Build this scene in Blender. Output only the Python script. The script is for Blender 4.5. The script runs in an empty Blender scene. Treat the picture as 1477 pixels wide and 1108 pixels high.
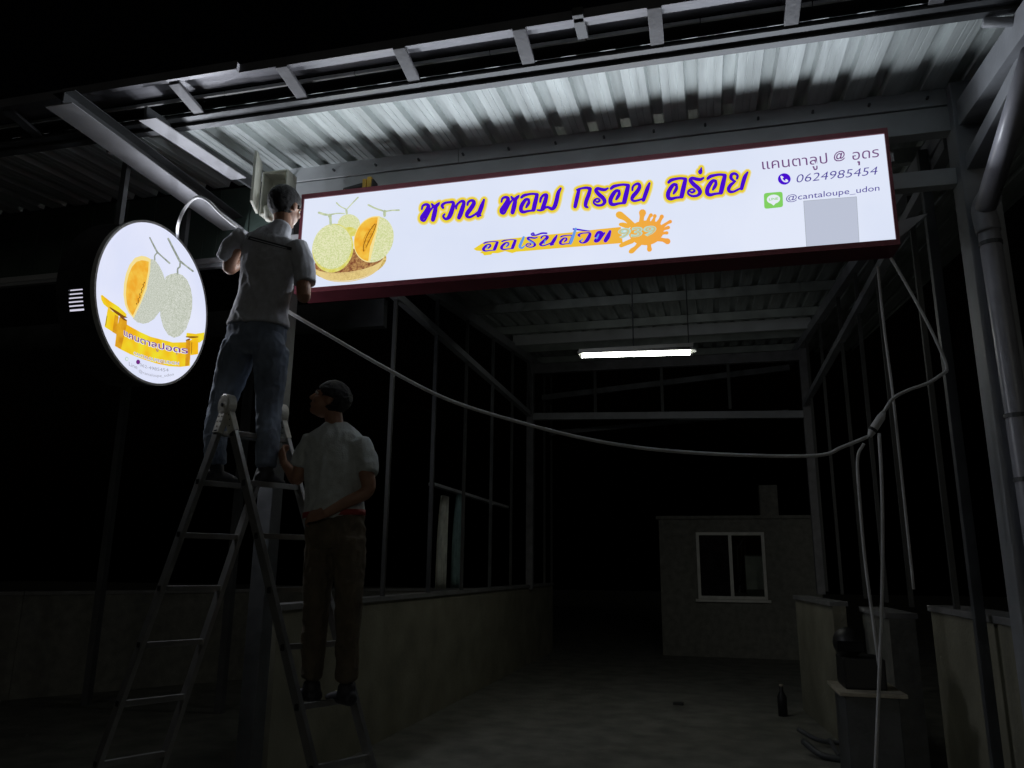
import bpy, bmesh, math, random
from mathutils import Vector, Matrix, noise
random.seed(7)
S = bpy.context.scene
COL = S.collection

# ------------------------------------------------------------------ camera, sky, light, exposure
CAM_H = 1.55
YAW, PITCH, ROLL, FPX = math.radians(14.066), math.radians(13.3205), math.radians(0.5776), 1122.13
_f = Vector((-math.sin(YAW) * math.cos(PITCH), math.cos(YAW) * math.cos(PITCH), math.sin(PITCH)))
_r = Vector((math.cos(YAW), math.sin(YAW), 0)); _u = _r.cross(_f)
_r2 = _r * math.cos(ROLL) + _u * math.sin(ROLL); _u2 = _u * math.cos(ROLL) - _r * math.sin(ROLL)
cd = bpy.data.cameras.new('camera'); cam = bpy.data.objects.new('camera', cd); COL.objects.link(cam)
cd.sensor_fit = 'HORIZONTAL'; cd.sensor_width = 36; cd.lens = 36 * FPX / 1477
cd.clip_start = 0.05; cd.clip_end = 2000
_m = Matrix((( _r2.x, _u2.x, -_f.x, 0), (_r2.y, _u2.y, -_f.y, 0), (_r2.z, _u2.z, -_f.z, CAM_H), (0, 0, 0, 1)))
cam.matrix_world = _m
S.camera = cam
S.view_settings.view_transform = 'Standard'; S.view_settings.look = 'None'
S.view_settings.exposure = 0; S.view_settings.gamma = 1; S.view_settings.use_curve_mapping = False
W = bpy.data.worlds.new('World'); S.world = W; W.use_nodes = True
_n = W.node_tree; _bg = _n.nodes['Background']
_sky = _n.nodes.new('ShaderNodeTexSky'); _sky.sky_type = 'NISHITA'; _sky.sun_disc = False
_sky.sun_elevation = math.radians(-4); _sky.sun_rotation = math.radians(200)
_n.links.new(_sky.outputs[0], _bg.inputs[0]); _bg.inputs[1].default_value = 0.012
front_fill = bpy.data.lights.new('front_fill', 'SUN'); front_fill.energy = 0.045; front_fill.angle = math.radians(20); front_fill.color = (1.0, 0.98, 0.86)  # added weak fill from behind the camera, lifts the front surfaces
mo = bpy.data.objects.new('front_fill', front_fill); COL.objects.link(mo); mo.rotation_euler = (math.radians(80), 0, math.radians(14))
S.cycles.max_bounces = 8; S.cycles.diffuse_bounces = 5

O = Vector((0, 0, CAM_H))
def ray(px, py):
    return _r2 * (px - 738.5) + _u2 * (554 - py) + _f * FPX
def at(px, py, Y): d = ray(px, py); return O + d * (Y / d.y)
def atx(px, py, X): d = ray(px, py); return O + d * (X / d.x)
def atz(px, py, Z): d = ray(px, py); return O + d * ((Z - CAM_H) / d.z)

# ------------------------------------------------------------------ materials
def mat(name, col, rough=0.6, metal=0.0, var=0.15, scale=6.0, bump=0.0, bscale=40.0, spec=0.5, stretch=None, col2=None):
    m = bpy.data.materials.new(name); m.use_nodes = True; nt = m.node_tree; p = nt.nodes['Principled BSDF']
    tc = nt.nodes.new('ShaderNodeTexCoord'); mp = nt.nodes.new('ShaderNodeMapping')
    nt.links.new(tc.outputs['Object'], mp.inputs[0])
    if stretch: mp.inputs['Scale'].default_value = stretch
    nz = nt.nodes.new('ShaderNodeTexNoise'); nz.inputs['Scale'].default_value = scale; nz.inputs['Detail'].default_value = 6
    nt.links.new(mp.outputs[0], nz.inputs['Vector'])
    cr = nt.nodes.new('ShaderNodeValToRGB'); nt.links.new(nz.outputs[0], cr.inputs[0])
    a = [c * (1 - var) for c in col]; b = [min(1, c * (1 + var)) for c in (col2 or col)]
    cr.color_ramp.elements[0].position = 0.3; cr.color_ramp.elements[1].position = 0.7
    cr.color_ramp.elements[0].color = (*a, 1); cr.color_ramp.elements[1].color = (*b, 1)
    nt.links.new(cr.outputs[0], p.inputs['Base Color'])
    p.inputs['Roughness'].default_value = rough; p.inputs['Metallic'].default_value = metal
    p.inputs['Specular IOR Level'].default_value = spec
    mr = nt.nodes.new('ShaderNodeMapRange'); mr.inputs['To Min'].default_value = max(0, rough - .1); mr.inputs['To Max'].default_value = min(1, rough + .12)
    nt.links.new(nz.outputs[0], mr.inputs[0]); nt.links.new(mr.outputs[0], p.inputs['Roughness'])
    if bump:
        n2 = nt.nodes.new('ShaderNodeTexNoise'); n2.inputs['Scale'].default_value = bscale; n2.inputs['Detail'].default_value = 8
        nt.links.new(mp.outputs[0], n2.inputs['Vector'])
        bp = nt.nodes.new('ShaderNodeBump'); bp.inputs['Strength'].default_value = bump; bp.inputs['Distance'].default_value = 0.01
        nt.links.new(n2.outputs[0], bp.inputs['Height']); nt.links.new(bp.outputs[0], p.inputs['Normal'])
    return m
def emis(name, col, k=1.0, col2=None, scale=30, sample=False, axis=None, detail=4, lo=.35, hi=.65):
    m = bpy.data.materials.new(name); m.use_nodes = True; nt = m.node_tree
    nt.nodes.remove(nt.nodes['Principled BSDF']); e = nt.nodes.new('ShaderNodeEmission')
    nt.links.new(e.outputs[0], nt.nodes['Material Output'].inputs[0]); e.inputs[1].default_value = k
    e.inputs[0].default_value = (*col, 1)
    if col2:
        tc = nt.nodes.new('ShaderNodeTexCoord'); cr = nt.nodes.new('ShaderNodeValToRGB')
        cr.color_ramp.elements[0].color = (*col, 1); cr.color_ramp.elements[1].color = (*col2, 1)
        if axis is not None: cr.color_ramp.elements[0].position = .25
        if axis is None:
            nz = nt.nodes.new('ShaderNodeTexNoise'); nz.inputs['Scale'].default_value = scale; nz.inputs['Detail'].default_value = detail
            nt.links.new(tc.outputs['Object'], nz.inputs['Vector']); nt.links.new(nz.outputs[0], cr.inputs[0])
            cr.color_ramp.elements[0].position = lo; cr.color_ramp.elements[1].position = hi
        else:
            sp = nt.nodes.new('ShaderNodeSeparateXYZ'); nt.links.new(tc.outputs['Generated'], sp.inputs[0]); nt.links.new(sp.outputs[axis], cr.inputs[0])
        nt.links.new(cr.outputs[0], e.inputs[0])
    m.cycles.emission_sampling = 'AUTO' if sample else 'NONE'
    return m
M = {}
M['roof'] = mat('galvanised_roof', (.52, .56, .55), .42, 0.25, .16, 3, .25, 14, stretch=(6, .5, 1))
M['white_steel'] = mat('white_painted_steel', (.42, .42, .44), .5, 0, .10, 5, .1)
M['beam_grey'] = mat('pale_grey_painted_beam', (.50, .52, .53), .5, 0, .12, 3, .15)
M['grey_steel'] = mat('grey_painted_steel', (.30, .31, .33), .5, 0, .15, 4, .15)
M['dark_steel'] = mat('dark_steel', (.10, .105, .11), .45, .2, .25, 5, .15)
M['post_grey'] = mat('weathered_grey_steel', (.17, .17, .18), .5, .1, .25, 6, .2)
M['post'] = mat('dull_post_steel', (.06, .062, .06), .55, .1, .2, 5, .1)
M['purlin'] = mat('purlin_steel', (.34, .37, .35), .45, .2, .2, 5, .1)
M['cladding'] = mat('dark_green_cladding', (.07, .10, .085), .5, 0, .25, 3, .1)
M['wall'] = mat('yellow_render', (.25, .24, .18), .9, 0, .22, 2.5, .5, 30)
M['cap'] = mat('wall_cap', (.20, .20, .20), .8, 0, .2, 6, .3)
M['render'] = mat('bare_render', (.17, .17, .15), .95, 0, .22, 9, .7, 24)
M['floor'] = mat('concrete_floor', (.19, .19, .165), .8, 0, .32, 3.5, .9, 30)
M['alu'] = mat('aluminium', (.32, .32, .31), .35, .6, .12, 12, .1)
M['alu_cast'] = mat('cast_hinge', (.70, .69, .62), .5, .1, .15, 20, .3)
M['black'] = mat('black_plastic', (.018, .018, .018), .5, 0, .2, 8)
M['rimblack'] = mat('black_painted_sheet', (.022, .022, .024), .45, 0, .3, 6)
M['rimlight'] = mat('pale_edge_trim', (.45, .45, .43), .4)
M['maroon'] = mat('maroon_frame', (.22, .045, .065), .4, .2, .12, 8, .05)
M['pvc'] = mat('grey_pipe', (.36, .36, .40), .32, 0, .10, 10, .1)
M['cable'] = mat('white_cable', (.55, .55, .55), .5)
M['box'] = mat('beige_enclosure', (.50, .50, .43), .55, 0, .18, 9, .3)
M['glass'] = mat('dark_glass', (.01, .01, .012), .08)
M['winframe'] = mat('window_frame', (.60, .60, .56), .5)
M['skin'] = mat('skin', (.36, .19, .12), .55, 0, .10, 14, .1, 80)
M['hair'] = mat('black_hair', (.007, .006, .006), .6, 0, .3, 60, .9, 260)
M['shirt'] = mat('grey_cotton', (.52, .53, .57), .9, 0, .12, 30, .6, 220)
M['jeans'] = mat('blue_denim', (.19, .23, .30), .9, 0, .35, 7, .4, 220)
M['print'] = mat('dark_shirt_print', (.05, .055, .065), .9)
M['shirt2'] = mat('pale_shirt', (.58, .62, .61), .9, 0, .10, 30, .35, 160)
M['shirt2b'] = mat('pale_shirt_panel', (.36, .42, .41), .9, 0, .12, 30, .3, 160)
M['khaki'] = mat('khaki_cloth', (.13, .105, .07), .9, 0, .25, 12, .4, 160)
M['belt'] = mat('red_belt', (.35, .05, .04), .6)
M['shoe'] = mat('dark_shoe', (.03, .03, .035), .6)
M['yellow'] = mat('yellow_tool', (.65, .40, .04), .45, 0, .2, 20)
M['eye'] = mat('eye_white', (.7, .68, .65), .3)
M['glow_strip'] = mat('pale_glow_cloth', (.82, .83, .76), .9, 0, .2, 8, .3)
M['teal'] = mat('teal_glow_cloth', (.28, .42, .42), .9, 0, .2, 8, .3)
M['timber'] = mat('pale_timber', (.42, .38, .30), .8, 0, .2, 8, .3)
M['gut'] = mat('gutter_sheet', (.19, .19, .21), .38, .2, .2, 3, .25, 6, stretch=(1, 4, 1))
M['trim'] = mat('white_closure_strip', (.72, .73, .70), .6)

# ------------------------------------------------------------------ mesh helpers
def tag(o, label=None, cat=None, group=None, kind=None):
    if label: o['label'] = label
    if cat: o['category'] = cat
    if group: o['group'] = group
    if kind: o['kind'] = kind
    return o
def empty(name, loc, **k):
    o = bpy.data.objects.new(name, None); COL.objects.link(o); o.location = loc; o.empty_display_size = .1
    ROOTS[o.name] = Vector(loc); return tag(o, **k)
ROOTS = {}
class MB:
    def __init__(s): s.b = bmesh.new()
    def box(s, x0, x1, y0, y1, z0, z1):
        vs = [s.b.verts.new((x, y, z)) for x in (x0, x1) for y in (y0, y1) for z in (z0, z1)]
        for f in ((0, 1, 3, 2), (4, 6, 7, 5), (0, 4, 5, 1), (2, 3, 7, 6), (0, 2, 6, 4), (1, 5, 7, 3)): s.b.faces.new([vs[i] for i in f])
        return s
    def bar(s, a, b, w, h, up=(0, 0, 1)):
        a, b = Vector(a), Vector(b); t = (b - a).normalized(); up = Vector(up)
        if abs(t.dot(up)) > .95: up = Vector((0, 1, 0))
        r = t.cross(up).normalized() * w / 2; u = r.cross(t).normalized() * h / 2
        A = [s.b.verts.new(a + x * r + y * u) for x, y in ((-1, -1), (1, -1), (1, 1), (-1, 1))]
        B = [s.b.verts.new(b + x * r + y * u) for x, y in ((-1, -1), (1, -1), (1, 1), (-1, 1))]
        s.b.faces.new(A[::-1]); s.b.faces.new(B)
        for i in range(4): s.b.faces.new((A[i], A[(i + 1) % 4], B[(i + 1) % 4], B[i]))
        return s
    def tube(s, pts, rad, n=10, side=None, caps=True):
        """pts: list of Vectors; rad: float or list of floats / (rx, ry)"""
        pts = [Vector(p) for p in pts]; rings = []
        prev = Vector(side) if side else None
        for i, p in enumerate(pts):
            t = (pts[min(i + 1, len(pts) - 1)] - pts[max(i - 1, 0)]).normalized()
            if prev is None: prev = Vector((0, 0, 1)) if abs(t.z) < .9 else Vector((1, 0, 0))
            a = (prev - t * prev.dot(t)).normalized(); b = t.cross(a)
            if not side: prev = a
            r = rad[i] if isinstance(rad, (list, tuple)) else rad
            rx, ry = r if isinstance(r, tuple) else (r, r)
            rings.append([s.b.verts.new(p + a * rx * math.cos(2 * math.pi * k / n) + b * ry * math.sin(2 * math.pi * k / n)) for k in range(n)])
        for A, B in zip(rings, rings[1:]):
            for k in range(n): s.b.faces.new((A[k], A[(k + 1) % n], B[(k + 1) % n], B[k]))
        if caps: s.b.faces.new(rings[0][::-1]); s.b.faces.new(rings[-1])
        return s
    def ell(s, c, r, rot=None, n=16):
        m = Matrix.Translation(c) @ (rot.to_4x4() if rot else Matrix.Identity(4)) @ Matrix.Diagonal((*r, 1))
        bmesh.ops.create_uvsphere(s.b, u_segments=n, v_segments=n // 2 + 2, radius=1, matrix=m); return s
    def build(s, name, m, parent=None, smooth=False, bevel=0, world=True):
        bmesh.ops.recalc_face_normals(s.b, faces=s.b.faces)
        if bevel: bmesh.ops.bevel(s.b, geom=s.b.edges[:], offset=bevel, segments=2, affect='EDGES', profile=.6)
        me = bpy.data.meshes.new(name)
        off = world_of(parent)
        bmesh.ops.translate(s.b, verts=s.b.verts, vec=-off)
        s.b.to_mesh(me); s.b.free(); me.materials.append(m)
        if smooth:
            for p in me.polygons: p.use_smooth = True
        o = bpy.data.objects.new(name, me); COL.objects.link(o)
        if parent: o.parent = parent
        return o
def world_of(parent):
    v = Vector((0, 0, 0))
    while parent: v = v + parent.location; parent = parent.parent
    return v
def spline(pts, k=8):
    pts = [Vector(p) for p in pts]; out = []
    P = [pts[0] * 2 - pts[1]] + pts + [pts[-1] * 2 - pts[-2]]
    for i in range(1, len(P) - 2):
        for j in range(k):
            t = j / k; a, b, c, d = P[i - 1], P[i], P[i + 1], P[i + 2]
            out.append(.5 * ((2 * b) + (c - a) * t + (2 * a - 5 * b + 4 * c - d) * t * t + (3 * b - a - 3 * c + d) * t ** 3))
    out.append(pts[-1]); return out
def sync():
    bpy.context.view_layer.update()

# ------------------------------------------------------------------ ground
g = MB(); g.box(-60, 60, -40, 60, -.2, 0); tag(g.build('ground', M['floor']), kind='structure')

# ------------------------------------------------------------------ the steel shed with its canopy
SL = math.tan(math.radians(6)); RZ = 4.56
def roofz(y): return RZ + SL * (y - 4.95)
def roofpt(px, py, dz=0):
    d = ray(px, py); t = (RZ + dz - SL * 4.95 - CAM_H) / (d.z - SL * d.y); return O + d * t
shed = empty('steel_shed', (-.7, 4.95, 0), label='open fronted steel shed with a corrugated roof canopy behind the long lit sign', cat='shed')
def sheet(x0, nrib, y0, y1, jit=0):
    """trapezoidal sheet seen from below: wide low pans, narrow recessed ribs"""
    b = bmesh.new(); P = .23; prof = []
    for i in range(nrib):
        a = x0 + i * P
        prof += [(a, 0), (a + .045, 0), (a + .047, .003), (a + .053, .003), (a + .055, 0), (a + .088, 0), (a + .090, .003), (a + .096, .003), (a + .098, 0), (a + .138, 0), (a + .150, .046), (a + .216, .046), (a + .228, 0)]
    prof += [(x0 + nrib * P, 0)]
    ys = [y0 + (y1 - y0) * j / 8 for j in range(9)]
    rows = [[[b.verts.new((x, y, roofz(y) + z + dz + jit + .0025 * math.sin(y * 5 + x * 3))) for x, z in prof] for y in ys] for dz in (0, .002)]
    for r in range(2):
        for A, B in zip(rows[r], rows[r][1:]):
            for k in range(len(prof) - 1): b.faces.new((A[k], A[k + 1], B[k + 1], B[k]))
    for j in (0, -1):
        for k in range(len(prof) - 1): b.faces.new((rows[0][j][k], rows[0][j][k + 1], rows[1][j][k + 1], rows[1][j][k]))
    m = MB(); m.b.free(); m.b = b
    return m
x = -.25 - .138 - .23 * 13
k = 0
while x < 2.6:
    sheet(x, 3, 3.90, 15.45, .003 * (k % 2)).build('roof_sheet', M['roof'], shed); x += .69; k += 1
x = -3.38 - .69
while x > -9.4:
    sheet(x, 3, 3.90, 5.12, .003 * (k % 2)).build('roof_sheet', M['roof'], shed); x -= .69; k += 1
# purlins (C section: web, two lips) running across
def purlin(y, x0, x1, name='purlin', d=.11, m='purlin', drop=.012):
    z = roofz(y) - drop
    b = MB(); b.box(x0, x1, y, y + .004, z - d, z); b.box(x0, x1, y + .004, y + .05, z - d, z - d + .004); b.box(x0, x1, y + .004, y + .05, z - .004, z)
    b.box(x0, x1, y + .046, y + .05, z - d + .004, z - d + .018)
    return b.build(name, M[m], shed)
purlin(3.905, -9.3, 3.2, d=.10, m='dark_steel')
MB().box(-9.3, 3.2, 3.785, 3.90, 4.452, 4.456).build('purlin', M['dark_steel'], shed)
MB().box(-9.3, 3.2, 3.84, 3.902, 4.36, 4.375).build('purlin', M['dark_steel'], shed)
for y in (5.8, 7.1, 8.4, 9.72, 11.2, 12.9, 14.2): purlin(y, -3.1, 1.75, d=.12)
MB().box(-9.3, 3.2, 3.896, 3.902, 4.44, 4.50).build('purlin', M['dark_steel'], shed)
# front edge: gutter tray, closure strip, brackets
b = MB()
zf = 4.42
for i, (xa, xb, dz) in enumerate(((-9.3, -3.85, 0), (-3.85, -2.60, .004), (-2.6, .5, .0), (.5, 3.2, -.006))):
    yo = -.03 if i < 2 else 0; b.box(xa, xb, 3.585 + yo, 3.78, zf + .05 + dz, zf + .054 + dz); b.box(xa, xb, 3.58 + yo, 3.585 + yo, zf + .0 + dz, zf + .058 + dz); b.box(xa, xb, 3.585 + yo, 3.61 + yo, zf + .0 + dz, zf + .004 + dz)
b.build('gutter', M['gut'], shed)
b = MB(); x = -9.2
while x < 3.1:
    w = random.uniform(.5, .9); b.box(x, x + w - .006, 3.770, 3.784, zf + .014 + random.uniform(-.002, .002), zf + .034); x += w
b.build('closure_strip', M['trim'], shed)
xs = [-6.5, -5.8, -5.05, -4.3, -3.05, -2.32, -1.58, -.88, -.15, .55, 1.25]
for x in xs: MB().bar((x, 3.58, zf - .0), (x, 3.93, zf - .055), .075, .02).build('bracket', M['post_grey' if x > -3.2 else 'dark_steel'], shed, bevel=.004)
c = at(835, 35, 3.6); MB().box(c.x - .03, c.x + .03, 3.55, 3.75, zf + .0, zf + .05).build('bracket', M['dark_steel'], shed, bevel=.004)
for i in range(14):
    x = -3.0 + i * .345
    MB().tube([(x, 4.905, 4.50), (x, 4.93, 4.50)], .009, 6).build('bolt', M['dark_steel'], shed)
# front beams
b = MB(); b.box(-3.15, -1.66, 4.93, 5.03, 4.445, 4.566); b.box(-1.657, 1.62, 4.93, 5.03, 4.445, 4.566); b.build('front_beam', M['beam_grey'], shed, bevel=.004)
b = MB(); b.box(-3.15, 1.62, 4.935, 5.03, 4.265, 4.436); b.build('front_beam', M['beam_grey'], shed, bevel=.004)
MB().box(-3.12, 1.60, 4.94, 5.02, 3.90, 4.01).build('sign_rail', M['beam_grey'], shed, bevel=.004)
# columns
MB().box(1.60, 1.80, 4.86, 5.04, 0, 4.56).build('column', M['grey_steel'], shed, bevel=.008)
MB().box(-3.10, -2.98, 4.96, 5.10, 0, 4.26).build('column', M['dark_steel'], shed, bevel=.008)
MB().box(1.53, 1.59, 5.4, 5.46, 0, 4.4).build('post', M['dark_steel'], shed, bevel=.004)
# canopy girders; left ones have side shade coloured in as dark webs
b = MB(); b.box(-3.725, -3.535, 3.34, 5.14, 4.20, 4.206); b.build('girder_flange', M['white_steel'], shed); b = MB(); b.box(-3.636, -3.624, 3.36, 5.14, 4.206, 4.30); b.box(-3.71, -3.55, 3.36, 5.14, 4.30, 4.306); b.build('girder', M['dark_steel'], shed)
pa, pb = roofpt(217, 176, -.17), roofpt(341, 256, -.17)
MB().bar(pa + Vector((0, -.03, .003)), pb + Vector((0, .03, .006)), .125, .006).build('girder_flange', M['white_steel'], shed); MB().bar(pa + Vector((-.02, -.03, .05)), pb + Vector((-.02, .5, .10)), .02, .085).build('girder', M['dark_steel'], shed)
MB().bar((1.70, 3.0, roofz(3.0) - .22), (1.70, 4.93, roofz(4.93) - .22), .15, .16).build('girder', M['grey_steel'], shed, bevel=.004)
MB().bar((1.68, 4.93, 3.98), (1.76, 3.6, 4.23), .10, .09).build('brace', M['grey_steel'], shed, bevel=.004)
p = at(165, 186, 3.9); MB().box(p.x - .02, p.x + .02, 3.88, 3.92, 4.21, 4.32).build('gusset', M['white_steel'], shed)
# side girders along the depth
for xx, y0 in ((-3.0, 5.1), (1.64, 5.1)):
    b = MB(); b.bar((xx, y0, roofz(y0) - .20), (xx, 15.2, roofz(15.2) - .20), .09, .13); b.build('girder', M['grey_steel'], shed)
    b = MB(); b.bar((xx, y0, 4.27), (xx, 13.3, 4.22), .08, .08); b.build('brace', M['grey_steel'], shed)
# wall posts
for x, ys in ((-3.0, (7.05, 9.5, 12.0, 14.6, 15.3)), (1.65, (6.2, 7.5, 8.5, 9.6, 11.2, 12.6))):
    for y in ys:
        w = .019
        MB().box(x - w, x + w, y - w, y + w, 1.26, roofz(y) - .25).build('post', M['post'], shed, bevel=.003)
for y in (8.3, 10.8): MB().box(-3.02, -2.98, y - .02, y + .02, 1.28, roofz(y) - .25).build('post', M['dark_steel'], shed)
# portal truss at the back with lower bar
MB().box(-3.06, -2.94, 13.30, 13.42, 1.2, 5.2).build('column', M['post_grey'], shed, bevel=.004)
MB().box(1.60, 1.72, 13.30, 13.42, 1.2, 5.2).build('column', M['post_grey'], shed, bevel=.004)
MB().box(-2.94, 1.60, 13.31, 13.41, 4.98, 5.15).build('truss_beam', M['post_grey'], shed, bevel=.004)
MB().bar((-2.94, 13.36, 4.19), (1.6, 13.36, 4.06), .10, .12).build('truss_beam', M['grey_steel'], shed, bevel=.004)
for x in (-1.83, -.67, .45): MB().box(x - .025, x + .025, 13.34, 13.38, 4.2, 4.98).build('hanger', M['post'], shed)
MB().bar((-2.9, 13.9, 4.65), (1.5, 13.9, 5.0), .06, .1).build('brace', M['dark_steel'], shed)
MB().bar((-2.9, 14.6, 4.1), (1.5, 14.6, 4.35), .06, .08).build('brace', M['dark_steel'], shed)
MB().tube(spline([(-2.95, 13.0, 5.1), (-2.93, 13.05, 4.8), (-2.95, 13.2, 4.2)], 5), .02, 6).build('brace', M['dark_steel'], shed)
# neighbour side: green fascia panels and rail
x = -9.3; k = 0
while x < -3.3:
    w = min(.9, -3.2 - x)
    b = MB(); b.box(x, x + w - .006, 5.13, 5.14, 3.96, roofz(5.13) - .01)
    for q in range(3): b.box(x + .1 + q * .28, x + .13 + q * .28, 5.12, 5.13, 3.96, roofz(5.13) - .02)
    b.build('fascia_panel', M['cladding'], shed); x += w; k += 1
MB().box(-9.3, -3.14, 5.09, 5.13, 3.905, 3.955).build('fascia_rail', M['white_steel'], shed, bevel=.004)
MB().box(-9.3, -3.14, 5.085, 5.13, 3.87, 3.90).build('fascia_rail', M['grey_steel'], shed, bevel=.003)
MB().box(-9.3, -3.2, 7.2, 7.3, 4.0, 4.3).build('truss_beam', M['dark_steel'], shed)
for x in (-6.9, -5.2): MB().box(x - .04, x + .04, 7.9, 7.98, 0, 4.3).build('post', M['dark_steel'], shed)
# suspended tube light
tl = empty('tube_light', (-.7, 8.35, 3.9), label='lit white tube lamp hanging under the shed roof', cat='lamp')
la, lb = at(838, 513.5, 8.35), at(998, 509, 8.35)
MB().tube([la + Vector((.02, 0, 0)), lb - Vector((.02, 0, 0))], .021, 12).build('tube', emis('tube_glow', (.97, 1, .93), 34, sample=True), tl, smooth=True)
b = MB()
for q, (dy, dz) in enumerate((((-.05, .02), (-.025, .045)), ((-.025, .045), (.025, .045)), ((.025, .045), (.05, .02)))):
    (y0, z0), (y1, z1) = dy, dz
    A = [la + Vector((-.03, y0, z0)), lb + Vector((.05, y0, z0)), lb + Vector((.05, y1, z1)), la + Vector((-.03, y1, z1))]
    v = [b.b.verts.new(p) for p in A] + [b.b.verts.new(p + Vector((0, 0, .003))) for p in A]
    b.b.faces.new(v[:4]); b.b.faces.new(v[4:][::-1])
    for i in range(4): b.b.faces.new((v[i], v[(i + 1) % 4], v[4 + (i + 1) % 4], v[4 + i]))
b.build('reflector', M['trim'], tl)
MB().box(la.x - .02, lb.x + .02, 8.325, 8.375, (la.z + lb.z) / 2 + .05, (la.z + lb.z) / 2 + .09).build('housing', M['winframe'], tl)
for e, s_ in ((la, 1), (lb, -1)): MB().box(e.x - .012, e.x + .012, 8.33, 8.37, e.z - .03, e.z + .06).build('lamp_holder', M['winframe'], tl)
for x in (la.x + .55, lb.x + .25):
    pass
xm = (la.x + lb.x) / 2 - .02
MB().tube([(xm, 8.35, 3.93), (xm, 8.35, roofz(8.35) - .1)], .008, 6).build('suspension_rod', M['dark_steel'], tl)
MB().tube([(lb.x - .03, 8.35, 3.9), (lb.x - .03, 8.35, roofz(8.35) - .1)], .006, 6).build('suspension_rod', M['dark_steel'], tl)
# cross bar behind the lamp
purlin(12.0, -3.0, 1.65, name='cross_beam', d=.17, m='beam_grey', drop=.0)

# ------------------------------------------------------------------ low walls, room
def wall(name, pts, h, th, label, mcap=True, m='wall'):
    c = Vector(pts[0]); r = empty(name, (c.x, c.y, 0), label=label, cat='wall')
    b = MB(); b2 = MB()
    for a, d in zip(pts, pts[1:]):
        a3, d3 = Vector((*a, h / 2 - .02)), Vector((*d, h / 2 - .02)); b.bar(a3, d3, th, h - .04)
        b2.bar(a3 + Vector((0, 0, h / 2)), d3 + Vector((0, 0, h / 2)), th + .05, .045)
    b.build('wall_body', M[m], r); b2.build('coping', M['cap'], r, bevel=.004); return r
wall('low_wall', [(-3.05, 5.2), (-3.05, 15.4)], 1.28, .1, 'long low yellowish wall along the left side of the shed floor')
wall('low_wall', [(1.76, 5.1), (1.76, 6.9)], 1.30, .22, 'short low yellowish wall beside the grey column at right')
wall('low_wall', [(1.17, 8.2), (1.02, 10.1)], 1.27, .12, 'small yellowish wall piece next to the window room')
wall('low_wall', [(-9.2, 6.5), (-8.05, 8.0), (-6.3, 10.6), (-3.6, 13.2)], 1.22, .12, 'dim low wall in the dark yard left of the ladder', m='render')
wall('low_wall', [(1.5, 7.2), (1.5, 8.4)], 1.22, .2, 'narrow grey wall end behind the dangling cables', m='render')
room = empty('small_room', (.4, 15.5, 0), label='small rendered room with a white sliding window at the back', cat='room')
wl, wr, wb, wt = at(1003, 768, 15.5), at(1108, 866, 15.5), at(1010, 864, 15.5), at(1105, 772, 15.5)
x0, x1, z0, z1 = -.24, 1.00, 1.03, 2.25
b = MB(); b.box(-.93, x0, 15.5, 15.65, 0, 2.5); b.box(x1, 1.95, 15.5, 15.65, 0, 2.5); b.box(x0, x1, 15.5, 15.65, 0, z0); b.box(x0, x1, 15.5, 15.65, z1, 2.5)
b.box(-.93, -.78, 15.65, 19, 0, 2.5); b.build('wall', M['render'], room)
MB().box(-.98, 1.97, 15.45, 19, 2.5, 2.56).build('roof_slab', M['render'], room)
w = MB(); t = .055
w.box(x0, x1, 15.46, 15.56, z0, z0 + t); w.box(x0, x1, 15.46, 15.56, z1 - t, z1); w.box(x0, x0 + t, 15.46, 15.56, z0 + t, z1 - t); w.box(x1 - t, x1, 15.46, 15.56, z0 + t, z1 - t)
w.box(.35, .41, 15.47, 15.55, z0 + t, z1 - t)
wf = w.build('window', M['winframe'], room)
MB().box(x0 + t, .35, 15.50, 15.51, z0 + t, z1 - t).build('pane', M['glass'], wf)
gl = bpy.data.materials.new('clear_glass'); gl.use_nodes = True; gp = gl.node_tree.nodes['Principled BSDF']; gp.inputs['Transmission Weight'].default_value = 1; gp.inputs['Roughness'].default_value = .02; gp.inputs['Base Color'].default_value = (.8, .85, .8, 1)
MB().box(.41, x1 - t, 15.52, 15.526, z0 + t, z1 - t).build('pane', gl, wf)
cb = empty('cupboard', (.9, 16.3, 0), label='pale cupboard seen through the right pane of the window', cat='cupboard')
MB().box(.66, 1.3, 16.1, 16.5, 0, 1.85).build('carcass', M['render'], cb, bevel=.01); MB().box(.66, 1.3, 16.08, 16.1, 1.2, 1.82).build('door', M['winframe'], cb)
MB().box(x0 - .05, x1 + .05, 15.42, 15.46, z0 - .05, z0 - .005).build('sill', M['winframe'], wf)
p = at(1097, 748, 15.8)
MB().box(p.x, p.x + .33, 15.7, 16.0, 2.56, 3.15).build('chimney_stub', M['render'], room)
# bench, helmet, bits on the floor at right
bench = empty('work_bench', (1.0, 6.1, 0), label='dark work bench with a pale edged board under the hanging cables', cat='bench')
MB().box(.80, 1.22, 5.9, 6.5, .74, .765).build('board', M['timber'], bench, bevel=.004)
MB().box(.84, 1.18, 5.96, 6.45, .05, .74).build('cabinet', M['dark_steel'], bench, bevel=.01)
for x in (.86, 1.14):
    for y in (5.98, 6.42): MB().box(x - .025, x + .025, y - .025, y + .025, 0, .05).build('leg', M['dark_steel'], bench)
case = tag(MB().box(.86, 1.13, 6.05, 6.4, .765, .97).build('tool_case', M['black'], bevel=.015), 'black tool case standing on the work bench', 'tool case')
hp = Vector((.92, 6.2, 1.06))
hel = empty('helmet', (.92, 6.2, .97), label='round black helmet on top of the tool case', cat='helmet')
MB().ell(hp, (.10, .13, .105)).build('shell', M['black'], hel, smooth=True); MB().box(.83, 1.01, 6.05, 6.08, 1.01, 1.08).build('visor', M['glass'], hel, bevel=.01)
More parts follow.
